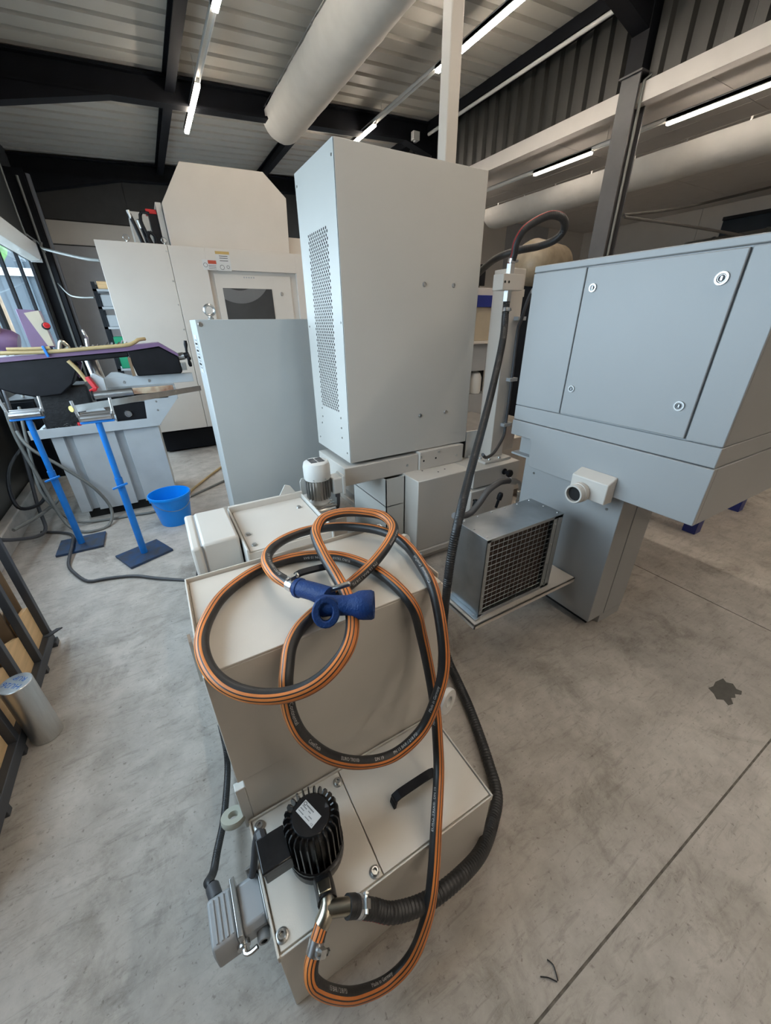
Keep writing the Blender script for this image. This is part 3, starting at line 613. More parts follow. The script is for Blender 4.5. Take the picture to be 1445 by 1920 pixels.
# side on which the orange stripes sit: (right, up, toward viewer) along the hose
KEY = {0:(-.3,-.2,1),3:(-.6,-.2,.6),5:(-.2,-.7,.6),8:(.3,-.8,.4),10:(.8,-.2,.3),13:(1,0,.25),16:(.9,.4,.3),19:(.2,1,.1),22:(0,1,.15),25:(-.6,.8,0),28:(-1,-.1,.2),30:(-.3,-1,.5),33:(.3,-.7,.8),36:(.4,0,1),39:(.6,.2,.8),42:(0,.5,.9),45:(-.8,.3,.6),48:(-.7,.6,.2),51:(-.8,.6,.1),54:(-1,0,.15),57:(-.8,-.6,.1),60:(0,-1,.2),63:(.8,-.4,.1),66:(1,.2,0),69:(.4,.9,-.3),72:(0,.9,-.4),75:(-1,0,.0),78:(-.3,-.9,.0)}
HR = .0148
Q = smooth_path(HOSE, .0065)
# map each sample back to control index
idx = []; P_ = [Vector(p) for p in HOSE]
for i in range(len(P_)-1):
    k = max(2, int((P_[i+1]-P_[i]).length/.0065+.5)); idx += [i+j/k for j in range(k)]
idx.append(len(P_)-1)
keys = sorted(KEY)
camp = Vector((0, 0, 1.5))
def stripe_dir(ci, p, tan):
    k0 = max([k for k in keys if k <= ci]); k1 = min([k for k in keys if k >= ci] or [keys[-1]])
    f = 0 if k0 == k1 else (ci-k0)/(k1-k0); f = f*f*(3-2*f)
    w = [KEY[k0][q]*(1-f)+KEY[k1][q]*f for q in range(3)]
    view = (camp-p).normalized(); r = RX; r = (r-view*r.dot(view)).normalized(); u = view.cross(r)
    d = r*w[0]+u*w[1]+view*w[2]; d = d-tan*d.dot(tan)
    return d.normalized()
nQ = len(Q); T_ = [(Q[min(i+1, nQ-1)]-Q[max(i-1, 0)]).normalized() for i in range(nQ)]
D_ = [stripe_dir(idx[i], Q[i], T_[i]) for i in range(nQ)]
for it in range(6):
    D_ = [((D_[max(i-1, 0)]+D_[i]+D_[min(i+1, nQ-1)])) for i in range(nQ)]; D_ = [(D_[i]-T_[i]*D_[i].dot(T_[i])).normalized() for i in range(nQ)]
t = thing('striped_hose', 'black hose with orange stripes coiled over the coolant tank', 'hose', (.25, .65, 0))
m = MB(); ns = 36; pat = [1]*2+[0]+[1]*2+[0]+[1]*3+[0]+[1]*2+[0]   # stripe pattern
for i in range(nQ):
    d = D_[i]; e = T_[i].cross(d)
    for j in range(ns):
        a = 2*math.pi*(j-7)/ns; m.v.append(tuple(Q[i]+(d*math.cos(a)+e*math.sin(a))*HR))
for i in range(nQ-1):
    for j in range(ns):
        m.f.append([i*ns+j, i*ns+(j+1) % ns, (i+1)*ns+(j+1) % ns, (i+1)*ns+j]); m.m.append(pat[j] if j < len(pat) else 0)
tube = m.build('tube', [RUBBER, ORANGE], t)
# printed lettering wrapped on the tube
S_ = [0.]
for i in range(1, nQ): S_.append(S_[-1]+(Q[i]-Q[i-1]).length)
def wrap_text(txt, ctrl, size, ang, flip=1):
    vs_, fs = text_mesh(txt, size)
    tm = bpy.data.meshes.new('lettering'); tm.from_pydata(vs_, [], fs); bm = bmesh.new(); bm.from_mesh(tm)
    for q in range(1, 8): bmesh.ops.bisect_plane(bm, geom=bm.verts[:]+bm.edges[:]+bm.faces[:], plane_co=(0, size*(-.2+q*.125), 0), plane_no=(0, 1, 0))
    bm.verts.index_update(); vs_ = [tuple(v.co) for v in bm.verts]; fs = [tuple(v.index for v in f.verts) for f in bm.faces]; bm.free(); bpy.data.meshes.remove(tm)
    i0 = min(range(nQ), key=lambda i: abs(idx[i]-ctrl)); s0 = S_[i0]; out = []
    for v in vs_:
        s = min(max(s0+flip*v[0], 0), S_[-1]-1e-4); i = 0
        lo, hi = 0, nQ-1
        while hi-lo > 1:
            md = (lo+hi)//2
            if S_[md] <= s: lo = md
            else: hi = md
        i = lo; f = (s-S_[i])/max(1e-6, S_[i+1]-S_[i])
        p = Q[i].lerp(Q[i+1], f); d = D_[i].lerp(D_[i+1], f).normalized(); tn = T_[i].lerp(T_[i+1], f).normalized(); d = (d-tn*d.dot(tn)).normalized(); e = tn.cross(d)
        a = -ang-flip*(v[1]-size*.35)/HR
        out.append(p+(d*math.cos(a)+e*math.sin(a))*(HR+.0004))
    MB().add(out, fs).build('hose_print', WHITEINK, tube, smooth=False, recalc=False)
for txt, ci, sz, an in (('Continental', 56.4, .0125, 1.75), ('ContiTech', 58.0, .0105, 1.75), ('EURO TRIX\u00ae', 59.2, .0105, 1.75), ('DN 19', 60.25, .0105, 1.75), ('PN 15 BAR / 218 PSI', 60.95, .0105, 1.75), ('Made in Germany', 62.65, .0105, 1.75),
        ('15 BAR / 218 PSI', 4.6, .0105, 1.75), ('Made in Germany', 6.35, .0105, 1.75), ('Made in Germany', 13.4, .0095, 1.9), ('EURO TRIX\u00ae  DN 19', 10.8, .0095, 1.9),
        ('EURO TRIX\u00ae  DN 19  PN 15 BAR', 19.6, .0105, 1.9), ('Made in Germany', 46.3, .0105, 1.9), ('PN 15 BAR / 218 PSI', 48.0, .0105, 1.9), ('Continental  ContiTech', 66.2, .0105, 1.9), ('DN 19  PN 15 BAR / 218 PSI', 74.6, .0105, 1.9)):
    wrap_text(txt, ci, sz, an)
def clamp(parent, p, d, r, w=.022, side=(1, 0, 0)):
    p = Vector(p); d = Vector(d).normalized()
    c = MB().lathe([(r, -w/2), (r+.0018, -w/2), (r+.0018, w/2), (r, w/2)], p, d, 22).build('hose_clamp', CHROME, parent)
    s_ = Vector(side); s_ = (s_-d*s_.dot(d)).normalized(); q = s_.cross(d); b_ = p+s_*(r+.006)
    m = MB(); m.bar(b_-q*.008, b_+q*.008, .014, .012, up=s_); m.cyl(b_-q*.016, b_+q*.018, .004, n=8); m.cyl(b_+q*.014, b_+q*.018, .0065, n=6); m.build('clamp_screw', STEEL, c)
clamp(t, Q[6], T_[6], HR, .024, (.5, -.5, .5)); clamp(t, (.166, .752, .935), (.15, -.33, 0), HR, .02, (0, .3, 1))
# spray gun at the hose end
gq = thing('spray_gun', 'blue rubber washdown gun lying on the coolant tank lid', 'spray gun', (.235, .65, .90))
gx = Vector((.174, .738, .935)); g1 = Vector((.222, .652, .945))
MB().tube([gx, gx.lerp(g1, .5)+Vector((0, 0, .003)), g1], [.0215]*2+[.024]*40, 18).build('grip_sleeve', DEEPBLUE, gq)
MB().lathe([(0, 0), (.022, 0), (.024, .004), (.024, .012), (.020, .016)], gx, (g1-gx), 18).build('sleeve_collar', DEEPBLUE, gq)
gd = Vector((.098, -.060, .004)); gA = Vector((.200, .632, .945)); gdn = gd.normalized()
MB().lathe([(0, -.014), (.021, -.014), (.0245, 0), (.0225, .02), (.022, .052), (.025, .066), (.0305, .078), (.032, .088), (.032, .106), (.029, .112), (.018, .112), (.016, .102), (0, .102)], gA, gd, 26).build('barrel', DEEPBLUE, gq)
# trigger guard: rounded block with a hole, hanging below the grip
cg = Vector((.198, .612, .944)); ng = Vector((-.25, -.75, .55)).normalized(); ug = (RX-ng*RX.dot(ng)).normalized(); vg = ng.cross(ug)
m = MB(); ko = 20; R0, R1 = .030, .0165
ring = []
for z_ in (-.012, .014):
    for R in (R0, R1): ring.append([cg+ug*(R*math.cos(2*math.pi*q/ko)*(.86 if R == R1 else 1))+vg*(R*math.sin(2*math.pi*q/ko)*1.12)+ng*z_ for q in range(ko)])
for r_ in ring: m.v += [tuple(v) for v in r_]
for q in range(ko):
    n1 = (q+1) % ko
    m.f += [[2*ko+q, 2*ko+n1, 3*ko+n1, 3*ko+q], [q, n1, ko+n1, ko+q], [q, n1, 2*ko+n1, 2*ko+q], [ko+q, ko+n1, 3*ko+n1, 3*ko+q]]; m.m += [0]*4
m.build('trigger_guard', DEEPBLUE, gq, bevel=.003)
MB().cyl(cg-ng*.010, cg-ng*.004, .011, n=16).build('trigger', DARKHOSE, gq)
MB().lathe([(0, .003), (.004, .003), (.0045, 0)], cg-ng*.004, ng, 10).build('trigger_screw', BRASS, gq)
MB().bar(g1+Vector((.004, .012, .010)), g1+Vector((.050, -.010, .026)), .012, .010).build('valve_stem', STEEL, gq, bevel=.003)
# ------------------------------------------------------------------ black spiral hose
def spiral(pts, r, name, parent, pitch=.011, stripe=None, amp=.0009):
    P = smooth_path(pts, pitch/3); n = 20; F = frames(P); m = MB()
    if stripe is not None:
        ii, vec, wd = stripe; a, c = F[ii]; vv = Vector(vec); j0 = int(round(math.atan2(vv.dot(c), vv.dot(a))/(2*math.pi)*n)); stripe = [(j0+q) % n for q in range(wd)]
    for i, p in enumerate(P):
        a, c = F[i]
        for j in range(n):
            th = 2*math.pi*j/n; rr = r+amp*math.sin(2*math.pi*i/3)
            m.v.append(tuple(p+(a*math.cos(th)+c*math.sin(th))*rr))
    for i in range(len(P)-1):
        for j in range(n):
            m.f.append([i*n+j, i*n+(j+1) % n, (i+1)*n+(j+1) % n, (i+1)*n+j]); m.m.append(1 if stripe is not None and j in stripe else 0)
    return m.build(name, [RUBBER, RED], parent)
t = thing('spiral_hose', 'black ribbed suction hose with red stripe from pump up to the post', 'hose', (.8, .9, 0))
BH = [(.098,.343,.372),(.118,.338,.345),(.145,.330,.312),(.189,.312,.272),(.275,.300,.228),(.382,.303,.196),(.492,.330,.130),(.600,.385,.060),(.685,.445,.030),(.738,.538,.022),(.789,.651,.021),(.835,.766,.021),(.872,.879,.022),(.902,.985,.035),(.912,1.04,.11),(.908,1.05,.25),(.915,1.05,.48),(.945,1.07,.62),(.993,1.10,.735),(1.172,1.25,.855),(1.420,1.45,1.015),(1.643,1.63,1.185),(1.798,1.75,1.395),(1.862,1.815,1.53),(1.87,1.825,1.60)]
spiral(BH, .0195, 'tube', t, .011, (30, (.1, -.75, -.45), 2), .0010)
MB().cyl((.090, .346, .372), (.106, .3415, .362), .0212, n=18).build('hose_cuff', RUBBER, t)
MB().cyl((.1135, .3392, .3525), (.118, .338, .346), .0212, n=18).build('hose_cuff', PLASTICGREY, t)
clamp(t, (.112, .340, .353), (.02, -.006, -.024), .0195, .016, (.3, -.3, 1)); clamp(t, (1.866, 1.82, 1.555), (.02, .02, .1), .0198, .02, (.3, -1, 0))
t = thing('looped_hose', 'glossy black reinforced hose looping above the grey enclosure', 'hose', (2.0, 1.85, 1.8))
LP = [(1.870,1.825,1.785),(1.870,1.81,1.83),(1.866,1.80,1.878),(1.893,1.780,1.936),(1.960,1.750,1.979),(2.022,1.720,1.999),(2.086,1.700,1.986),(2.134,1.720,1.946),(2.122,1.760,1.903),(2.091,1.840,1.882),(2.007,1.920,1.866),(1.970,2.050,1.840),(1.99,2.20,1.79),(2.02,2.40,1.70),(2.05,2.60,1.50)]
spiral(LP, .0195, 'tube', t, .010, (12, (-1, 0, .2), 1), .0006); clamp(t, (1.87, 1.822, 1.80), (0, -.02, .1), .0198, .02, (1, -.3, 0))
t = thing('thin_cable', 'thin black cable clipped along the cream post', 'cable', (2.05, 1.85, .7))
MB().tube([(1.745,1.44,1.695),(1.80,1.52,1.688),(1.886,1.66,1.645),(1.960,1.76,1.572),(2.005,1.82,1.50),(2.03,1.86,1.44),(2.04,1.865,1.19),(2.04,1.865,.86),(2.02,1.85,.78),(1.93,1.80,.735),(1.80,1.72,.72),(1.66,1.64,.74),(1.55,1.56,.80)], .010, 10, step=.02).build('tube', DARKHOSE, t)
MB().tube([(1.72, 1.43, 1.70), (1.77, 1.46, 1.705), (1.81, 1.53, 1.685), (1.845, 1.59, 1.66)], .020, 12, step=.01).build('foil_sleeve', STEEL, t)
MB().cyl((1.845, 1.59, 1.66), (1.875, 1.64, 1.64), .017, n=8).build('cable_gland', PLASTICGREY, t)
# hydraulic hose behind the cooler
t = thing('hydraulic_hose', 'brown-grey hydraulic hose with steel elbow above the cooler', 'hose', (1.6, 1.5, .45))
MB().tube([(1.74,1.50,.617),(1.70,1.50,.622),(1.648,1.5,.622),(1.567,1.5,.588),(1.501,1.5,.516),(1.435,1.5,.468),(1.36,1.5,.47),(1.30,1.48,.50)], .019, 14, step=.015).build('tube', mat('hose_brown_grey', (.085, .075, .07), .5), t)
MB().cyl((1.735, 1.5, .617), (1.79, 1.5, .60), .021, n=14).build('ferrule', STEEL, t)
MB().tube([(1.79, 1.5, .60), (1.82, 1.5, .59), (1.845, 1.5, .565), (1.855, 1.5, .53)], .013, 12, step=.01).build('elbow', STEEL, t)
for z, r in ((.505, .022), (.475, .018), (.445, .022), (.415, .017)): MB().cyl((1.857, 1.5, z-.012), (1.857, 1.5, z+.014), r, n=6).build('hex_coupling', STEEL, t, smooth=False)
MB().cyl((1.857, 1.5, .20), (1.857, 1.5, .41), .012, n=10).build('riser', STEEL, t)
# ------------------------------------------------------------------ connector on the tank side
t = thing('plug_connector', 'grey industrial plug connector on the left flank of the lower tank', 'connector', (-.11, .48, .25))
box('mount_plate', (-.068, -.062, .430, .560, .24, .325), STEEL, t, bevel=.001)
MB().prism([(.442, .245), (.530, .245), (.535, .30), (.525, .315), (.447, .315), (.437, .30)], 'x', -.118, -.068).build('socket_body', PLASTICGREY, t, bevel=.004)
box('locking_frame', (-.130, -.118, .432, .545, .240, .325), STEEL, t, bevel=.002)
MB().prism([(.435, .240), (.540, .240), (.540, .300), (.530, .318), (.445, .318), (.435, .300)], 'x', -.182, -.131).build('plug_hood', PLASTICGREY, t, bevel=.005)
for i in range(4): MB().box(-.172+i*.011, -.167+i*.011, .448, .528, .3175, .321).build('grip_rib', PLASTICGREY, t, bevel=.001)
MB().tube([(-.124, .432, .28), (-.124, .418, .28), (-.112, .412, .285), (-.098, .412, .29)], .005, 8, step=.006).build('latch_lever', STEEL, t)
MB().cyl((-.125, .428, .28), (-.125, .438, .28), .014, n=16).build('latch_pivot', STEEL, t)
MB().lathe([(.007, .02), (.012, .02), (.014, .016), (.014, 0), (.010, -.01)], (-.083, .438, .27), (-.1, -1, .1), 16).build('cable_gland', PLASTICGREY, t)
MB().cyl((-.080, .53, .30), (-.082, .548, .315), .012, n=10).build('cable_gland', STEEL, t)
MB().cyl((-.165, .538, .285), (-.172, .572, .275), .016, n=10).build('cable_gland', DARKHOSE, t)
spiral([(-.172,.575,.274),(-.184,.60,.245),(-.192,.64,.17),(-.188,.69,.10),(-.174,.745,.08),(-.150,.82,.06),(-.130,.90,.05),(-.110,1.0,.04),(-.10,1.06,.07),(-.095,1.10,.16)], .0105, 'corrugated_conduit', t, .006, None, .0009)
# ------------------------------------------------------------------ oil cooler on its shelf
t = thing('cooler_shelf', 'cream shelf plate carrying the galvanised cooler', 'shelf', (1.3, 1.03, .245))
box('plate', (.985, 1.69, .925, 1.165, .258, .266), CREAM, t, bevel=.001)
box('front_flange', (.985, 1.69, .925, .931, .240, .266), CREAM, t, bevel=.001); box('end_flange', (.985, .991, .925, 1.165, .240, .266), CREAM, t, bevel=.001)
t = thing('oil_cooler', 'galvanised box cooler with square wire grille standing on the shelf', 'cooler', (1.27, 1.05, .266))
a0, a1, b0, b1, z0, z1 = 1.03, 1.51, .955, 1.15, .272, .685
box('side_panel', (a0, a0+.004, b0, b1, z0, z1), GALV, t, bevel=.001); box('side_panel', (a1-.004, a1, b0, b1, z0, z1), GALV, t, bevel=.001)
box('top_panel', (a0-.002, a1+.002, b0-.002, b1+.002, z1-.001, z1+.003), GALV, t, bevel=.001); box('bottom_panel', (a0, a1, b0, b1, z0-.005, z0), GALV, t, bevel=.001)
box('core', (a0+.02, a1-.05, b0+.028, b1-.01, z0+.01, z1-.01), mat('cooler_core', (.035, .020, .015), .6, var=.4, scale=40), t, bevel=0)
for bb in ((a0, a0+.022, b0, b0+.004, z0, z1), (a1-.062, a1, b0, b0+.004, z0, z1), (a0, a1, b0, b0+.004, z1-.014, z1), (a0, a1, b0, b0+.004, z0, z0+.014)): box('front_flange', bb, GALV, t, bevel=.001)
m = MB(); nw, nh = 14, 15; gx0, gx1, gz0, gz1 = a0+.020, a1-.060, z0+.012, z1-.012
for i in range(nw+1):
    x = gx0+(gx1-gx0)*i/nw; m.cyl((x, b0+.007, gz0), (x, b0+.007, gz1), .0012, n=6)
for j in range(nh+1):
    z = gz0+(gz1-gz0)*j/nh; m.cyl((gx0, b0+.0045, z), (gx1, b0+.0045, z), .0012, n=6)
m.build('wire_grille', GALV, t, kind='stuff')
box('edge_strip', (a1-.036, a1-.034, b0-.003, b0, z0+.01, z1-.01), GALV, t, bevel=0)
for i in range(4): screw(t, (a1-.048, b0, z0+.04+i*.11), (0, -1, 0), .005)
for i in range(5): screw(t, (a0+.01, b0, z0+.03+i*.09), (0, -1, 0), .003)
for i in range(6): screw(t, (a0+.03+i*.085, b1-.012, z1+.003), (0, 0, 1), .005)
for x, y in ((a0+.015, b0+.02), (a0+.015, b0+.10), (a1-.02, b0+.02), (a1-.02, b0+.1)): screw(t, (x, y, z1+.003), (0, 0, 1), .005)
box('foot_rail', (a0-.025, a0, b0-.01, b1, .266, .276), GALV, t, bevel=.001); screw(t, (a0-.012, b0+.02, .276), (0, 0, 1), .006)
# ------------------------------------------------------------------ grey enclosure on the right
t = thing('grey_enclosure', 'large light grey machine enclosure with locked door on the right', 'enclosure', (2.3, 1.0, 0))
E0, EX, EY0, EY1 = 1.62, 3.1, .508, 1.43
box('shell', (E0+.012, EX, EY0+.010, EY1, 1.025, 1.70), GREY, t, bevel=0)
box('roof_band', (E0, EX, EY0, EY1, 1.694, 1.720), GREY, t, bevel=.004)
box('side_panel', (E0, E0+.012, 1.163, EY1, 1.103, 1.691), GREY, t, bevel=.003)
dr = box('door', (E0-.002, E0+.012, .630, 1.157, 1.106, 1.689), GREY, t, bevel=.003)
box('corner_panel', (E0, E0+.012, EY0, .624, 1.103, 1.691), GREY, t, bevel=.003)
box('front_panel', (E0+.012, EX, EY0, EY0+.010, 1.103, 1.691), GREY, t, bevel=.003)
box('lower_band', (E0, EX, EY0, EY1, 1.027, 1.100), GREY, t, bevel=.003)
MB().prism([(EY0-.004, .800), (1.27, .800), (1.285, .812), (1.29, .93), (1.30, .945), (EY1, .945), (EY1, 1.024), (EY0-.004, 1.024)], 'x', E0-.006, E0+.02).build('side_skirt', GREY, t, bevel=.003)
box('front_skirt', (E0+.02, EX, EY0-.004, EY0+.02, .800, 1.024), GREY, t, bevel=.002)
box('tray_floor', (E0+.02, EX, EY0+.02, EY1, .83, .84), GREY, t, bevel=0); box('tray_core', (E0+.06, EX-.05, EY0+.08, EY1-.02, .84, 1.027), GREY, t, bevel=0)
for y, z, r in ((1.116, 1.615, .016), (.676, 1.612, .020), (1.120, 1.221, .015), (.677, 1.217, .018)):
    lk = MB().lathe([(0, .004), (r*.55, .004), (r*.6, .002), (r*.68, .006), (r*.95, .006), (r, .003), (r, 0)], (E0-.002, y, z), (-1, 0, 0), 22).build('lock', STEEL, dr)
    MB().cyl((E0-.0065, y, z), (E0-.0058, y, z), r*.5, n=16).build('keyway', INK, lk); MB().bar((E0-.0075, y, z-r*.3), (E0-.0075, y, z+r*.3), r*.25, .001, up=(1, 0, 0)).build('key_bit', CHROME, lk)
box('pedestal', (1.695, 1.828, .80, 1.37, .05, .83), GREY, t, bevel=.003); box('pedestal', (1.834, 2.00, .80, 1.37, .05, .83), GREY, t, bevel=.003)
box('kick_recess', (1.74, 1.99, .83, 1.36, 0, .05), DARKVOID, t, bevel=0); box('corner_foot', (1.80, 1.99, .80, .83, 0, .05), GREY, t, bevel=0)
screw(t, (1.695, .865, .70), (-1, 0, 0), .007); screw(t, (1.695, 1.3, .74), (-1, 0, 0), .007)

sp = MB().prism([(E0-.006, .775), (E0-.006, .893), (E0-.066, .868), (E0-.066, .775)], 'y', .812, .985).build('pipe_box', CREAM, t, bevel=.004)
MB().lathe([(.034, 0), (.034, .062), (.041, .062), (.043, .058), (.043, .035), (.046, .034), (.046, .012), (.043, .010), (.043, 0)], (E0-.060, .925, .800), (-1, 0, 0), 26).build('pipe_stub', CREAM, sp)
MB().cyl((E0-.106, .925, .80), (E0-.064, .925, .80), .0338, n=20).build('pipe_shade_plug', DARKVOID, sp)  # near-black plug stands in for the shade inside the pipe
# ------------------------------------------------------------------ white machining centre at the back
t = thing('machining_centre', 'large cream machining centre with angular top cover at the back', 'machine', (1.2, 6.2, 0))
FY = 5.36
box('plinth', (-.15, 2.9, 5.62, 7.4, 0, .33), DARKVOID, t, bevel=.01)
box('sheet_panel', (-.221, .421, FY, FY+.05, .315, 2.262), CREAM, t, bevel=.003)
for bb in ((.425, .785, FY, FY+.05, .315, 2.258), (.785, 1.815, FY, FY+.05, 2.055, 2.258), (1.815, 3.0, FY, FY+.05, .315, 2.258), (.785, 1.815, FY, FY+.05, .315, .9)): box('front_panel', bb, CREAM, t, bevel=.002)
box('housing', (-.215, 3.0, FY+.05, 7.5, .315, 2.25), CREAM, t, bevel=.002)
rp = box('recess_reveal', (.785, 1.815, FY+.048, FY+.055, .9, 2.055), CREAM, t, bevel=0)
dp = box('access_door', (.84, 1.74, FY+.03, FY+.048, 1.0, 2.02), CREAM, t, bevel=.003)
wn = box('window_pane', (.915, 1.49, FY+.026, FY+.031, 1.35, 1.878), WINDOWDARK, dp, bevel=0)
m = MB(); zc, xc = 2.126, 1.10; prev = None
for q in range(25):
    x = .917+q*(1.42-.917)/24; zo = zc-math.sqrt(max(0, .406**2-(x-xc)**2)); zi = min(1.876, zc-math.sqrt(max(0, .27**2-(x-xc)**2))); zo = min(zo, zi-.0005)
    cur = (x, zo, zi)
    if prev: m.add([(prev[0], FY+.0255, prev[1]), (cur[0], FY+.0255, cur[1]), (cur[0], FY+.0255, cur[2]), (prev[0], FY+.0255, prev[2])], [(0, 1, 2, 3)])
    prev = cur
m.build('tool_disc', mat('disc_grey', (.13, .13, .13), .4), wn, smooth=False, recalc=False)
screw(dp, (1.61, FY+.03, 1.83), (0, -1, 0), .022, .008, 'door_lock')
m = MB()
for i in range(5): m.box(1.17+i*.028, 1.185+i*.028, FY+.0285, FY+.03, 1.985, 2.0)
m.build('faded_print', PLASTICGREY, dp, smooth=False)
for z in (2.20, 1.93, 1.70, 1.45, 1.15): screw(t, (.405, FY, z), (0, -1, 0), .008)
lb = MB().box(.742, .890, FY-.002, FY, 2.048, 2.147).box(.892, 1.045, FY-.002, FY, 2.045, 2.235).build('warning_label', STICKER, t, smooth=False)
box('label_header', (.80, .888, FY-.003, FY-.002, 2.108, 2.142), STICKRED, lb, bevel=0); box('label_header', (.893, 1.044, FY-.003, FY-.002, 2.205, 2.233), STICKYEL, lb, bevel=0)
m = MB()
for z in (2.185, 2.165, 2.14): m.box(.93, 1.02, FY-.003, FY-.002, z, z+.006)
for z in (2.09, 2.075, 2.06): m.box(.80, .88, FY-.003, FY-.002, z, z+.004)
m.torus((.77, FY-.002, 2.095), (0, 1, 0), .02, .002, 14, 4); m.torus((.945, FY-.002, 2.08), (0, 1, 0), .022, .002, 14, 4); m.torus((1.01, FY-.002, 2.085), (0, 1, 0), .015, .002, 14, 4)
m.build('label_print', INK, lb, smooth=False)
MB().prism([(.475, 2.25), (.475, 2.646), (.722, 3.013), (1.584, 3.038), (1.827, 2.826), (1.80, 2.25)], 'y', 5.50, 6.55).build('top_cover', CREAM, t, bevel=.003)
box('cover_flange', (.415, .468, 5.57, 6.3, 2.25, 2.66), CREAM, t, bevel=0)
box('tower_frame', (1.82, 2.9, 5.65, 7.2, 2.25, 2.47), CREAM, t); box('rear_box', (.16, .42, 6.2, 6.8, 2.25, 2.68), CREAM, t)
box('spindle_guard', (.33, .41, 5.60, 5.75, 2.25, 2.56), BLACK, t)
for x in (.065, .41):
    e = MB().torus((x, FY+.03, 2.30), (0, 1, .3), .026, .006, 18, 6); e.cyl((x, FY+.03, 2.26), (x, FY+.03, 2.276), .012, n=10); e.build('eyebolt', STEEL, t)
box('red_cap', (.31, .41, 5.595, 5.74, 2.56, 2.60), REDPAINT, t)
for k_, pth in enumerate(([(.15, 5.65, 2.55), (.18, 5.65, 2.45), (.22, 5.66, 2.27)], [(.22, 5.66, 2.51), (.245, 5.66, 2.40), (.265, 5.68, 2.27)], [(.34, 5.6, 2.56), (.27, 5.62, 2.57), (.245, 5.63, 2.50), (.28, 5.62, 2.36), (.31, 5.60, 2.27)], [(.30, 5.60, 2.40), (.27, 5.60, 2.34), (.30, 5.60, 2.28), (.345, 5.60, 2.30), (.345, 5.60, 2.36), (.30, 5.60, 2.40)])):
    MB().tube(pth, .016 if k_ else .02, 8, step=.03).build('machine_hose', BLACK, t)
for x, z in ((.145, 2.58), (.215, 2.50)): MB().cyl((x+.015, 5.645, z-.07), (x, 5.645, z), .016, n=8).build('hose_fitting', STEEL, t)
# chip bin in front of the plinth
box('chip_drawer', (-.1, .5, 5.55, 5.62, .02, .26), DARKSTEEL, t)
# parts shelf behind
t = thing('parts_shelf', 'dark parts shelf with bins partly hidden behind the machining centre', 'shelf', (-.1, 7.9, 0))
for x in (-.51, .35):
    for y in (7.65, 8.15): box('upright', (x, x+.05, y, y+.05, 0, 2.07), DARKSTEEL, t, bevel=0)
for z in (.4, .85, 1.15, 1.45, 1.72, 1.95): box('shelf_board', (-.51, .4, 7.65, 8.2, z, z+.03), PLASTICGREY, t, bevel=0)
for i, (z, mt, h) in enumerate(((1.98, WOOD, .10), (1.75, PLASTICGREY, .16), (1.48, PLASTICGREY, .16), (1.18, GREEN, .16), (.88, GREEN, .2))):
    for j in range(3):
        lb_ = ('wooden tray', 'grey bin', 'light grey bin', 'green bin', 'dark green bin')[i]
        o = MB().box(-.44+j*.26, -.20+j*.26, 7.67, 8.10, z+.001, z+h).build('storage_bin', mt, None, bevel=.01, label='%s on the parts shelf, %s' % (lb_ + ' ' + ('on top', 'in the second row', 'in the third row', 'in the fourth row', 'in the lowest row')[i], ('at its open end', 'in the middle', 'at its hidden end')[j]), cat='bin', group='bins on the parts shelf', origin=(-.32+j*.26, 7.88, z))
# ------------------------------------------------------------------ band saw
t = thing('band_saw', 'purple and black metal band saw on a light grey base', 'saw', (-.4, 4.05, 0))
SY = 3.78
m = MB(); xs_ = [(-.82, 0), (-.745, 0), (-.742, .05), (-.690, .05), (-.687, 0), (-.405, 0), (-.402, .05), (-.345, .05), (-.342, 0), (-.085, 0), (-.085, .62), (-.82, .62)]
m.prism([(x, SY+d) for x, d in xs_], 'z', .075, .728).build('pedestal', SAWGREY, t, bevel=.003)
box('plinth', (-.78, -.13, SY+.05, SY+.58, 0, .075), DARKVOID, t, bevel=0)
MB().prism([(-.93, .732), (-.075, .732), (.116, .945), (.112, .972), (-.13, .965), (-.15, .80), (-.36, .80), (-.44, .96), (-.52, .96), (-.56, .83), (-.60, .80), (-.93, .80)], 'y', SY-.03, SY-.022).build('tray_front', SAWGREY, t, smooth=False)
box('tray_floor', (-.93, -.06, SY-.022, SY+.62, .733, .745), SAWGREY, t, bevel=0)
MB().prism([(-.06, .745), (.11, .945), (.105, .955), (-.07, .760)], 'y', SY-.022, SY+.6).build('tray_wing', SAWGREY, t, smooth=False)
for x, z in ((-.05, .93), (-.055, .86)): screw(t, (x, SY-.03, z), (0, -1, 0), .008)
box('work_bed', (-.42, .12, SY+.02, SY+.30, .93, 1.035), SAWGREY, t); box('bed_block', (-.36, -.13, SY+.0, SY+.5, .75, .93), BLACK, t)
screw(t, (-.27, SY+.0, .85), (0, -1, 0), .03, .02, 'hex_bolt')
box('vise_jaw', (-.37, .28, SY+.12, SY+.17, 1.048, 1.122), SAWGREY, t)
MB().prism([(-.37, 1.118), (-.31, 1.16), (-.27, 1.16), (-.15, 1.118)], 'y', SY+.13, SY+.16).build('vise_gusset', SAWGREY, t, smooth=False)
for x in (-.24, -.06): screw(t, (x, SY+.12, 1.08), (0, -1, 0), .012)
MB().cyl((-.45, SY-.05, 1.018), (-.19, SY-.05, 1.026), .030, n=18).build('infeed_roller', STEEL, t)
MB().cyl((-.462, SY-.05, 1.018), (-.45, SY-.05, 1.018), .036, n=18).build('roller_cap', BLACK, t)
box('rule_strip', (-.19, .10, SY-.07, SY-.03, 1.005, 1.05), RUST, t); box('roller_bracket', (-.45, .05, SY-.03, SY+.02, .95, 1.0), BLACK, t)
MB().prism([(-.46, .93), (-.44, 1.16), (-.41, 1.17), (-.36, 1.13), (-.37, .93)], 'y', SY+.02, SY+.07).build('blade_guide', SAWGREY, t, bevel=.004)
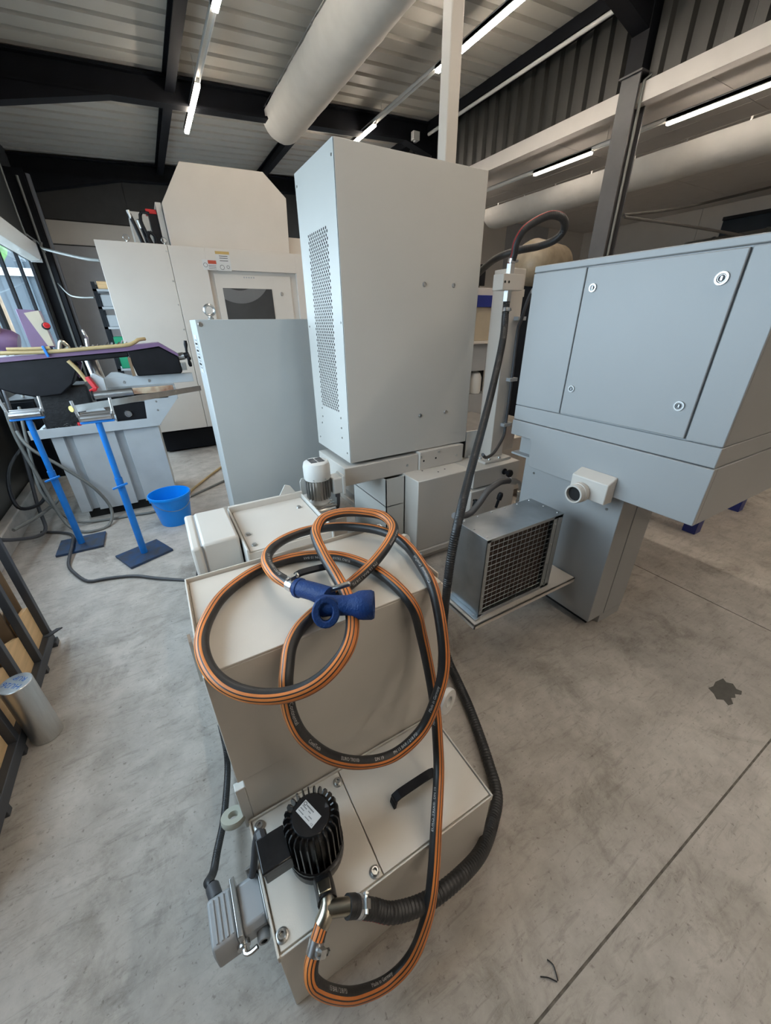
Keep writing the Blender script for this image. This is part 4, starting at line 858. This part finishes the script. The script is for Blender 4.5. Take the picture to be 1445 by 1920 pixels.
MB().cyl((-.40, SY+.2, .95), (-.44, SY+.32, 1.34), .045, n=18).build('column_tube', STEEL, t)
# bow with purple cover and black wheel guards
AY = SY+.06
MB().prism([(-1.02, 1.30), (-.60, 1.325), (.08, 1.372), (.20, 1.285), (.20, 1.262), (.075, 1.345), (-.15, 1.318), (-.60, 1.295), (-1.02, 1.27)], 'y', AY-.03, AY+.18).build('bow_cover', PURPLE, t, smooth=False)
MB().prism([(-1.0, 1.275), (-.60, 1.295), (-.15, 1.318), (-.15, 1.275), (-.52, 1.255), (-.50, 1.22), (-.57, 1.10), (-.66, 1.03), (-.80, 1.02), (-.93, 1.06), (-1.0, 1.10)], 'y', AY-.01, AY+.15).build('wheel_guard', BLACK, t, bevel=.01)
MB().prism([(-.16, 1.316), (.075, 1.344), (.20, 1.260), (.205, 1.14), (.19, 1.128), (-.13, 1.126)], 'y', AY-.01, AY+.15).build('wheel_guard', BLACK, t, bevel=.01)
box('guard_edge', (-.165, -.145, AY-.015, AY+.05, 1.13, 1.27), BROWN, t, bevel=0)
hw = MB().cyl((.20, AY+.05, 1.255), (.25, AY+.04, 1.262), .03, n=14).build('tension_hub', STEEL, t)
for a in (1.45, -.9, 3.4):
    d = Vector((.1, math.cos(a)*.35, math.sin(a))); p0 = Vector((.27, AY+.03, 1.265)); MB().tube([p0, p0+d*.05, p0+d*.085, p0+d*.115], [.010, .010, .016, .012], 10).build('handwheel_spoke', BLACK, hw)
MB().cyl((.25, AY+.04, 1.262), (.285, AY+.03, 1.268), .024, n=12).build('handwheel_boss', BLACK, hw)
box('tension_block', (.205, .245, AY, AY+.06, 1.15, 1.21), STEEL, t)
MB().prism([(-.735, 1.36), (-.60, 1.36), (-.615, 1.60), (-.74, 1.61)], 'y', AY+.02, AY+.10).build('control_panel', PURPLE, t, bevel=.004)
MB().prism([(-.70, 1.585), (-.615, 1.60), (-.60, 1.37), (-.635, 1.37)], 'y', AY+.010, AY+.02).build('panel_face', mat('panel_beige', (.48, .42, .32), .5), t, smooth=False)
MB().lathe([(0, .03), (.02, .03), (.025, .02), (.025, 0)], (-.605, AY+.01, 1.50), (.3, -1, .1), 12).build('stop_switch', BLACK, t)
MB().lathe([(0, .02), (.018, .018), (.02, 0)], (-.595, AY-.02, 1.505), (.3, -1, .1), 12).build('stop_button', REDPAINT, t)
mo = MB().lathe([(0, -.16), (.06, -.16), (.075, -.13), (.078, .06), (.06, .10), (0, .10)], (-.90, AY+.08, 1.42), (.9, 0, -.28), 18).build('motor', PURPLE, t)
box('motor_box', (-.99, -.87, AY+.0, AY+.1, 1.46, 1.55), mat('motor_box_cream', (.55, .45, .30), .5), mo, bevel=.006)
MB().tube([(-1.02, AY-.035, 1.335), (-.85, AY-.04, 1.335), (-.62, AY-.04, 1.335), (-.3, AY-.038, 1.352), (-.12, AY-.03, 1.365), (-.06, AY+.0, 1.395), (-.01, AY+.04, 1.40)], .0135, 10, step=.04).build('coolant_line', BEIGEHOSE, t)
MB().tube([(-.86, AY-.04, 1.36), (-.72, AY-.045, 1.357), (-.62, AY-.04, 1.36)], .011, 8, step=.03).build('coolant_line', BEIGEHOSE, t)
MB().bar((-.655, AY-.055, 1.375), (-.645, AY-.055, 1.30), .022, .016).build('valve_handle', BLUE, t, bevel=.003)
MB().tube([(-.57, AY-.03, 1.345), (-.545, AY-.03, 1.40), (-.515, AY-.03, 1.36), (-.55, AY-.03, 1.335)], .014, 8, step=.01).build('valve_body', BRASS, t)
for i in range(14): MB().bar((-.48+i*.025, AY+.03+.02*math.sin(i*2.1), 1.338+i*.0022), (-.465+i*.025, AY+.05, 1.352+i*.0025+.01*math.sin(i*1.7)), .010, .010).build('swarf_chip', STEEL, t, smooth=False)
sh = MB().torus((-.40, AY+.1, 1.44), (1, 0, .2), .03, .007, 16, 6); sh.cyl((-.41, AY+.1, 1.345), (-.40, AY+.1, 1.41), .012, n=10); sh.build('lifting_shackle', STEEL, t)
rl = MB(); rl.bar((-.46, SY+.0, 1.15), (-.425, SY-.01, 1.06), .034, .03); rl.bar((-.425, SY-.01, 1.065), (-.47, SY-.01, 1.045), .03, .026); rl.build('red_clamp', REDPAINT, t, bevel=.004)
MB().tube([(-.54, SY, 1.27), (-.50, SY, 1.20), (-.47, SY, 1.12)], .014, 8, step=.02).build('guide_arm', BEIGEHOSE, t)
MB().prism([(-.60, 1.29), (-.50, 1.30), (-.48, 1.24), (-.53, 1.13)], 'y', SY+.16, SY+.2).build('guide_bracket', PURPLE, t, smooth=False)
random.seed(5)
m = MB()
for i in range(300):
    x = random.uniform(-.90, -.46); y = random.uniform(SY-.015, SY+.4); z = .748+random.random()*.05*(1-abs((x+.68)/.25))
    a = random.random()*6; l = random.uniform(.008, .02); m.bar((x, y, z+.004), (x+l*math.cos(a), y+l*math.sin(a)*.6, z+.004+random.uniform(-.006, .012)), .004, .003)
m.build('metal_chips', SWARF, t, kind='stuff', smooth=False)
MB().bar((-.62, SY-.01, .81), (-.54, SY+.02, .80), .04, .025).build('red_block', REDPAINT, t, bevel=.005)
CHIPDARK = mat('greasy_black', (.012, .012, .013), .5, var=.5, scale=40, bump=.6, bscale=60)
box('blade_housing', (-.86, -.50, SY+.16, SY+.45, .745, 1.08), CHIPDARK, t, bevel=.02)
box('chip_pan', (-.90, -.47, SY-.018, SY+.5, .7455, .750), CHIPDARK, t, bevel=0)
MB().prism([(-.60, .80), (-.50, .84), (-.44, .95), (-.47, .95), (-.54, .88), (-.60, .85)], 'y', SY+.02, SY+.14).build('blade_shoe', CHIPDARK, t, bevel=.006)
# flat bar resting on stand and saw
t = thing('flat_bar', 'long bare steel flat bar lying from roller stand to the saw bed', 'bar', (-.1, 3.3, 1.03))
MB().bar((-.475, 2.915, 1.056), (.30, 3.66, 1.02), .010, .040).build('bar', STEEL, t, smooth=False)
MB().cyl((-.484, 2.906, 1.059), (-.475, 2.915, 1.059), .018, n=14).build('yellow_end_cap', mat('yellow_paint', (.65, .55, .15), .5), t)
# ------------------------------------------------------------------ roller stands
def stand(x, y, h, yaw, byaw, label):
    t = thing('roller_stand', label, 'stand', (x, y, 0), 'blue roller stands')
    R = Matrix.Rotation(byaw, 3, 'Z'); m = MB()
    cs = [R @ Vector((sx*.145, sy*.125, 0))+Vector((x, y, 0)) for sx, sy in ((-1, -1), (1, -1), (1, 1), (-1, 1))]
    m.add([c+Vector((0, 0, z)) for z in (0, .018) for c in cs], BXF).build('base_plate', mat('blue_worn', (.010, .05, .14), .5, var=.3, scale=18, col2=(.035, .035, .04)), t, bevel=.002)
    MB().cyl((x, y, .018), (x, y, .60), .022, n=16).build('lower_tube', BLUE, t)
    MB().cyl((x, y, .59), (x, y, h-.06), .0175, n=16).build('inner_tube', BLUE, t)
    MB().bar((x+.02, y-.03, .548), (x+.005, y-.02, .555), .012, .012).build('clamp_boss', BLUE, t)
    d = Vector((math.cos(yaw), math.sin(yaw), 0))
    MB().bar(Vector((x, y-.035, .552))-d*.045-Vector((0, 0, .012)), Vector((x, y-.035, .552))+d*.045+Vector((0, 0, .012)), .010, .014).build('clamp_handle', BLUE, t, bevel=.003)
    c = Vector((x, y, h-.05))
    MB().bar(c-d*.087-Vector((0, 0, .006)), c+d*.087-Vector((0, 0, .006)), .05, .012).build('bracket', BLUE, t, bevel=.002)
    for dy, dz in ((-.021, .022), (.024, .030)):
        n_ = Vector((-d.y, d.x, 0)); MB().cyl(c-d*.078+n_*dy+Vector((0, 0, dz)), c+d*.078+n_*dy+Vector((0, 0, dz)), .021, n=18).build('roller', CHROME, t)
    for s_ in (-1, 1):
        MB().bar(c+d*(s_*.084), c+d*(s_*.088)+Vector((0, 0, .052)), .045, .006, up=d).build('side_plate', STEEL, t, smooth=False)
        MB().tube([c+d*(s_*.088)+Vector((0, 0, .03)), c+d*(s_*.096)+Vector((0, 0, .125))], .0085, 10).build('guide_pin', CHROME, t)
stand(-.79, 3.31, 1.02, .05, .0, 'blue roller stand in front of the saw chip tray, empty rollers')
stand(-.375, 2.905, 1.03, .0, .42, 'blue roller stand with the flat bar resting on its rollers')
# ------------------------------------------------------------------ bucket
t = thing('bucket', 'bright blue plastic bucket with wire handle on the floor', 'bucket', (-.135, 3.37, 0))
bc = Vector((-.135, 3.37, 0))
MB().lathe([(0, .004), (.112, .004), (.146, .235), (.150, .262), (.158, .262), (.160, .256), (.158, .240), (.150, .238), (.146, .22), (.116, .012), (.112, 0), (0, 0)], bc, (0, 0, 1), 40).build('shell', BUCKET, t)
hp = [bc+Vector((.150*math.cos(a), .150*math.sin(a)-.0, .235-.085*math.sin(math.pi*(a-3.5)/2.9))) for a in [3.5+2.9*i/14 for i in range(15)]]
MB().tube(hp, .0028, 6).build('wire_handle', STEEL, t)
for p in (hp[0], hp[-1]): MB().cyl(p-Vector((0, 0, .012)), p+Vector((0, 0, .012)), .008, n=8).build('handle_lug', BUCKET, t)
# ------------------------------------------------------------------ timber rack at the left edge and aluminium billet
t = thing('offcut_rack', 'black steel offcut rack with plywood boards at the left edge', 'rack', (-.85, 1.9, 0))
ys = (2.15, 1.945, 1.735, 1.50, 1.26, 1.03)
for y in ys: box('upright', (-.815, -.785, y-.015, y+.015, 0.0, .80 if y > 1 else .8), RACK, t, bevel=.002)
box('bottom_rail', (-.825, -.783, .95, 2.165, .03, .085), RACK, t); box('top_rail', (-.825, -.795, .95, 2.165, .79, .82), RACK, t)
for y in (2.15, 1.03): box('foot', (-1.2, -.775, y-.03, y+.02, 0, .03), RACK, t)
for y in ys: box('rear_upright', (-1.19, -1.165, y-.012, y+.012, .03, 1.05), RACK, t)
box('back_board', (-1.165, -1.155, 1.0, 2.14, .08, .95), BROWN, t); box('end_board', (-1.15, -.83, 2.125, 2.132, .08, .85), BROWN, t)
for i in range(len(ys)-1):
    y1, y0 = ys[i]-.018, ys[i+1]+.018
    MB().prism([(y0, .078), (y1, .078), (y1, .27-.02*(i % 2)), (y0, .30+.03*(i % 3))], 'x', -.832, -.812).build('plywood_board', WOOD, t, smooth=False)
    if i < 4: box('divider', (-1.15, -.83, ys[i+1]-.005, ys[i+1]+.005, .08, .60), BROWN, t)
for i in range(15): MB().bar((-.775, 2.165-i*.012+.03, .06+i*.006), (-.752, 2.172-i*.012+.03, .052+i*.006), .004, .006).build('comb_tooth', RACK, t, smooth=False)
for k_, (x, y, h_, r) in enumerate(((-.93, 2.06, .50, .02), (-1.02, 1.86, .46, .03))):
    tag(MB().bar((x, y, .08), (x+.07, y-.03, .08+h_*.8), r*1.2, r*2).build('metal_offcut', (ALU, STEEL)[k_], origin=(x, y, .08), smooth=False), ('narrow bright', 'wide grey')[k_]+' metal offcut leaning inside the black rack', 'offcut', 'offcuts in the rack')
t = thing('aluminium_billet', 'round aluminium billet with blue handwriting standing by the rack', 'billet', (-.73, 1.55, 0))
bc = Vector((-.73, 1.55, 0))
MB().lathe([(0, 0), (.049, 0), (.051, .002), (.051, .30), (.049, .302), (0, .302)], bc, (0, 0, 1), 40).build('body', ALU, t)
tx = Vector((-.80, .6, 0)); ty = Vector((-.6, -.80, 0))
for txt, ox, oy, sz in (('HU26', -.036, .002, .031), ('RUP', -.026, -.030, .028)):
    vs_, fs = text_mesh(txt, sz); MB().add([bc+tx*(v[0]+ox)+ty*(v[1]+oy)+Vector((0, 0, .3026)) for v in vs_], fs).build('handwriting', BLUEINK, t, smooth=False, recalc=False)
# ------------------------------------------------------------------ cables on the floor
def cable(name, pts, r, mt, label, cat='cable'):
    return tag(MB().tube(pts, r, 10, step=.04).build(name, mt, origin=pts[0]), label, cat)
cable('floor_cable', [(-.02,2.20,.30),(-.06,2.30,.10),(-.102,2.364,.012),(-.289,2.495,.011),(-.442,2.620,.011),(-.594,2.677,.011),(-.698,2.706,.011),(-.786,2.861,.011),(-.835,3.0,.011),(-.838,3.15,.03),(-.838,3.24,.035),(-.86,3.45,.03),(-.95,3.6,.011),(-1.1,3.7,.011)], .0105, DARKHOSE, 'dark grey cable curving over the floor and stand base')
cable('power_cable', [(-1.02,3.86,1.0),(-1.03,3.84,.75),(-.98,3.74,.45),(-.93,3.66,.12),(-.86,3.58,.02),(-.75,3.50,.012),(-.63,3.55,.012),(-.60,3.70,.10),(-.66,3.70,.30),(-.80,3.71,.50),(-.95,3.73,.68),(-1.0,3.8,.80)], .012, GREYHOSE, 'light grey cable looping in front of the saw base')
cable('power_cable', [(-1.05,4.3,.9),(-1.04,4.0,.55),(-1.0,3.74,.30),(-.88,3.70,.06),(-.70,3.69,.012),(-.45,3.66,.012),(-.25,3.66,.012),(.1,3.9,.012),(.5,4.2,.012)], .011, GREYHOSE, 'light grey cable running along the saw foot to the bucket')
cable('floor_hose', [(-.10,3.72,.012),(.1,4.1,.012),(.5,4.7,.012),(.9,5.2,.012)], .012, BEIGEHOSE, 'yellowish hose on the floor behind the bucket', 'hose')
for k_, pts in enumerate(([(-1.14,4.9,2.2),(-1.12,4.3,.8),(-1.10,3.9,.2),(-1.05,3.6,.05),(-1.12,3.2,.2),(-1.18,3.0,.35)], [(-1.17,4.5,1.2),(-1.10,4.2,.4),(-1.02,3.8,.25),(-1.10,3.5,.32),(-1.17,3.9,.5),(-1.12,4.6,.6)], [(-1.18,5.2,1.5),(-1.06,4.5,.6),(-.98,4.1,.2),(-1.02,3.7,.18),(-1.15,3.4,.19)])):
    cable('wall_cable', pts, .013, (DARKHOSE, BLACK, GREYHOSE)[k_], ('dark grey', 'black', 'pale grey')[k_]+' cable in the tangle beside the saw by the left wall')
# overhead cable bundles to the machining centre
cable('overhead_cable', [(-1.12,9.3,2.72),(-1.0,8.2,2.52),(-.76,7.0,2.34),(-.40,6.1,2.18),(-.237,5.85,2.14)], .016, GREYHOSE, 'grey cable bundle strung from the corner column to the machining centre')
cable('overhead_cable', [(-1.10,9.44,2.16),(-.9,8.5,1.95),(-.72,7.9,1.88),(-.522,7.66,1.87)], .011, GREYHOSE, 'thin lower cable sagging from the corner column to the shelf')
# dark panel behind the saw by the left wall
t = thing('wall_cabinet', 'black floor cabinet behind the saw at the left wall', 'cabinet', (-1.1, 4.9, 0))
box('body', (-1.21, -1.0, 4.6, 5.3, .18, .92), BLACK, t); box('door', (-1.2, -1.01, 4.588, 4.6, .2, .9), DARKSTEEL, t)
# ------------------------------------------------------------------ things in the neighbouring bay
t = thing('blue_frame_machine', 'blue framed machine with beige screen seen behind the tall cabinet', 'machine', (3.9, 4.2, 0))
box('top_beam', (3.0, 4.15, 3.9, 4.0, 1.65, 1.775), NAVY, t); box('frame_post', (3.88, 4.0, 3.9, 4.0, .95, 1.65), NAVY, t); box('frame_post', (3.0, 3.1, 3.9, 4.0, .95, 1.65), NAVY, t)
box('beige_screen', (3.1, 3.88, 3.94, 3.96, 1.275, 1.65), mat('screen_beige', (.42, .36, .27), .35), t)
box('cream_ledge', (3.05, 3.98, 3.85, 4.1, 1.245, 1.275), CREAM, t); box('grey_panel', (3.05, 3.95, 3.92, 4.6, .92, 1.245), PLASTICGREY, t); box('base', (3.05, 3.95, 3.95, 4.7, 0, .62), PLASTICGREY, t)
box('void', (3.08, 3.92, 4.1, 4.6, .62, .92), DARKVOID, t, bevel=0); box('white_top', (3.0, 4.4, 4.0, 4.5, 1.775, 1.86), CREAM, t)
for i in range(2):
    tag(MB().lathe([(0, 0), (.075, 0), (.085, .03), (.085, .20), (.06, .26), (.02, .28), (0, .28)], (3.50+i*.20, 4.02, .622), (0, 0, 1), 18).build('canister', WHITEPLASTIC, origin=(3.50+i*.20, 4.02, .622)), 'white plastic canister inside the blue framed machine, '+('left' if i == 0 else 'right')+' one', 'canister', 'white canisters')
t = thing('monitor', 'black monitor on top of the blue framed machine', 'monitor', (3.6, 4.0, 1.86))
box('screen', (3.40, 3.72, 4.02, 4.05, 1.88, 2.10), BLACK, t, bevel=.006); box('stand_foot', (3.5, 3.62, 4.0, 4.1, 1.86, 1.885), BLACK, t)
# wrapped vessel and wall pipes
t = thing('wrapped_vessel', 'beige cylindrical vessel wrapped in film behind the looped hose', 'vessel', (5.5, 4.8, 0))
MB().lathe([(0, -.45), (.12, -.45), (.24, -.38), (.30, -.25), (.30, .35), (.22, .45), (0, .47)], (5.45, 4.7, 2.25), (1, .12, -.05), 26).build('vessel_body', mat('film_beige', (.28, .23, .165), .35, var=.2, scale=9, bump=.4, bscale=15), t)
for x in (5.3, 5.65): box('leg_frame', (x-.03, x+.03, 4.6, 4.85, 0, 2.0), DARKSTEEL, t)
for i, (x, r, mt) in enumerate(((6.35, .03, STEEL), (6.5, .03, STEEL), (6.62, .025, STEEL), (6.86, .035, BLACK), (7.0, .035, BLACK))):
    tag(MB().cyl((x, 8.08, .1), (x, 8.08, 3.6), r, n=10).build('wall_pipe', mt, origin=(x, 8.08, .1)), ('thin pale', 'second pale', 'third pale', 'nearer black', 'outer black')[i]+' vertical pipe on the rear wall of the bay', 'pipe', 'pipes on the bay wall')
for i, z in enumerate((3.30, 3.16)): tag(MB().box(6.15, 6.55, 7.95, 8.05, z, z+.06).build('pipe_bracket', BLACK, origin=(6.3, 8.0, z), bevel=.005), ('upper', 'lower')[i]+' black bracket at the duct end on the bay wall', 'bracket')
# conduits spreading from the column and roof services behind the enclosure
cable('service_conduit', [(5.14,3.34,2.58),(6.4,3.30,2.78),(8.6,3.25,3.24)], .016, DARKCONDUIT, 'grey conduit rising right from the steel column', 'conduit')
cable('service_conduit', [(5.14,3.33,2.56),(6.3,3.10,2.52),(8.0,2.8,2.44)], .016, DARKCONDUIT, 'grey conduit falling right from the steel column', 'conduit')
t = thing('ventilation_pipe', 'large grey ventilation pipe at the far bay wall', 'pipe', (10.3, 4, 2.9))
MB().cyl((10.4, 1.0, 2.90), (10.4, 5.2, 2.78), .16, n=22).build('pipe', GALV, t)
for i in range(5): MB().lathe([(.16, 0), (.17, 0), (.17, .03), (.16, .03)], (10.4, 1.3+i*.85, 2.893-i*.024), (0, 1, -.03), 22).build('pipe_joint', GALV, t)
t = thing('high_window', 'dark high window with black bars in the far bay wall', 'window', (10.97, 3.5, 2.6))
box('pane', (10.955, 10.98, 1.2, 4.9, 2.55, 3.35), mat('night_glass', (.03, .045, .06), .1), t, bevel=0)
for z in (2.55, 2.95, 3.3): box('frame_bar', (10.9, 10.955, 1.2, 4.9, z, z+.06), BLACK, t)
# workbench behind the enclosure
t = thing('workbench', 'workbench with navy blue legs behind the grey enclosure', 'bench', (3.8, 1.3, 0))
for x in (3.37, 4.12):
    for y in (1.05, 1.75): box('leg', (x-.045, x+.045, y-.045, y+.045, 0, .80), NAVY, t)
box('top', (3.28, 4.25, .98, 1.85, .80, .84), WOOD, t); box('rail', (3.37, 4.12, 1.03, 1.07, .70, .78), NAVY, t)
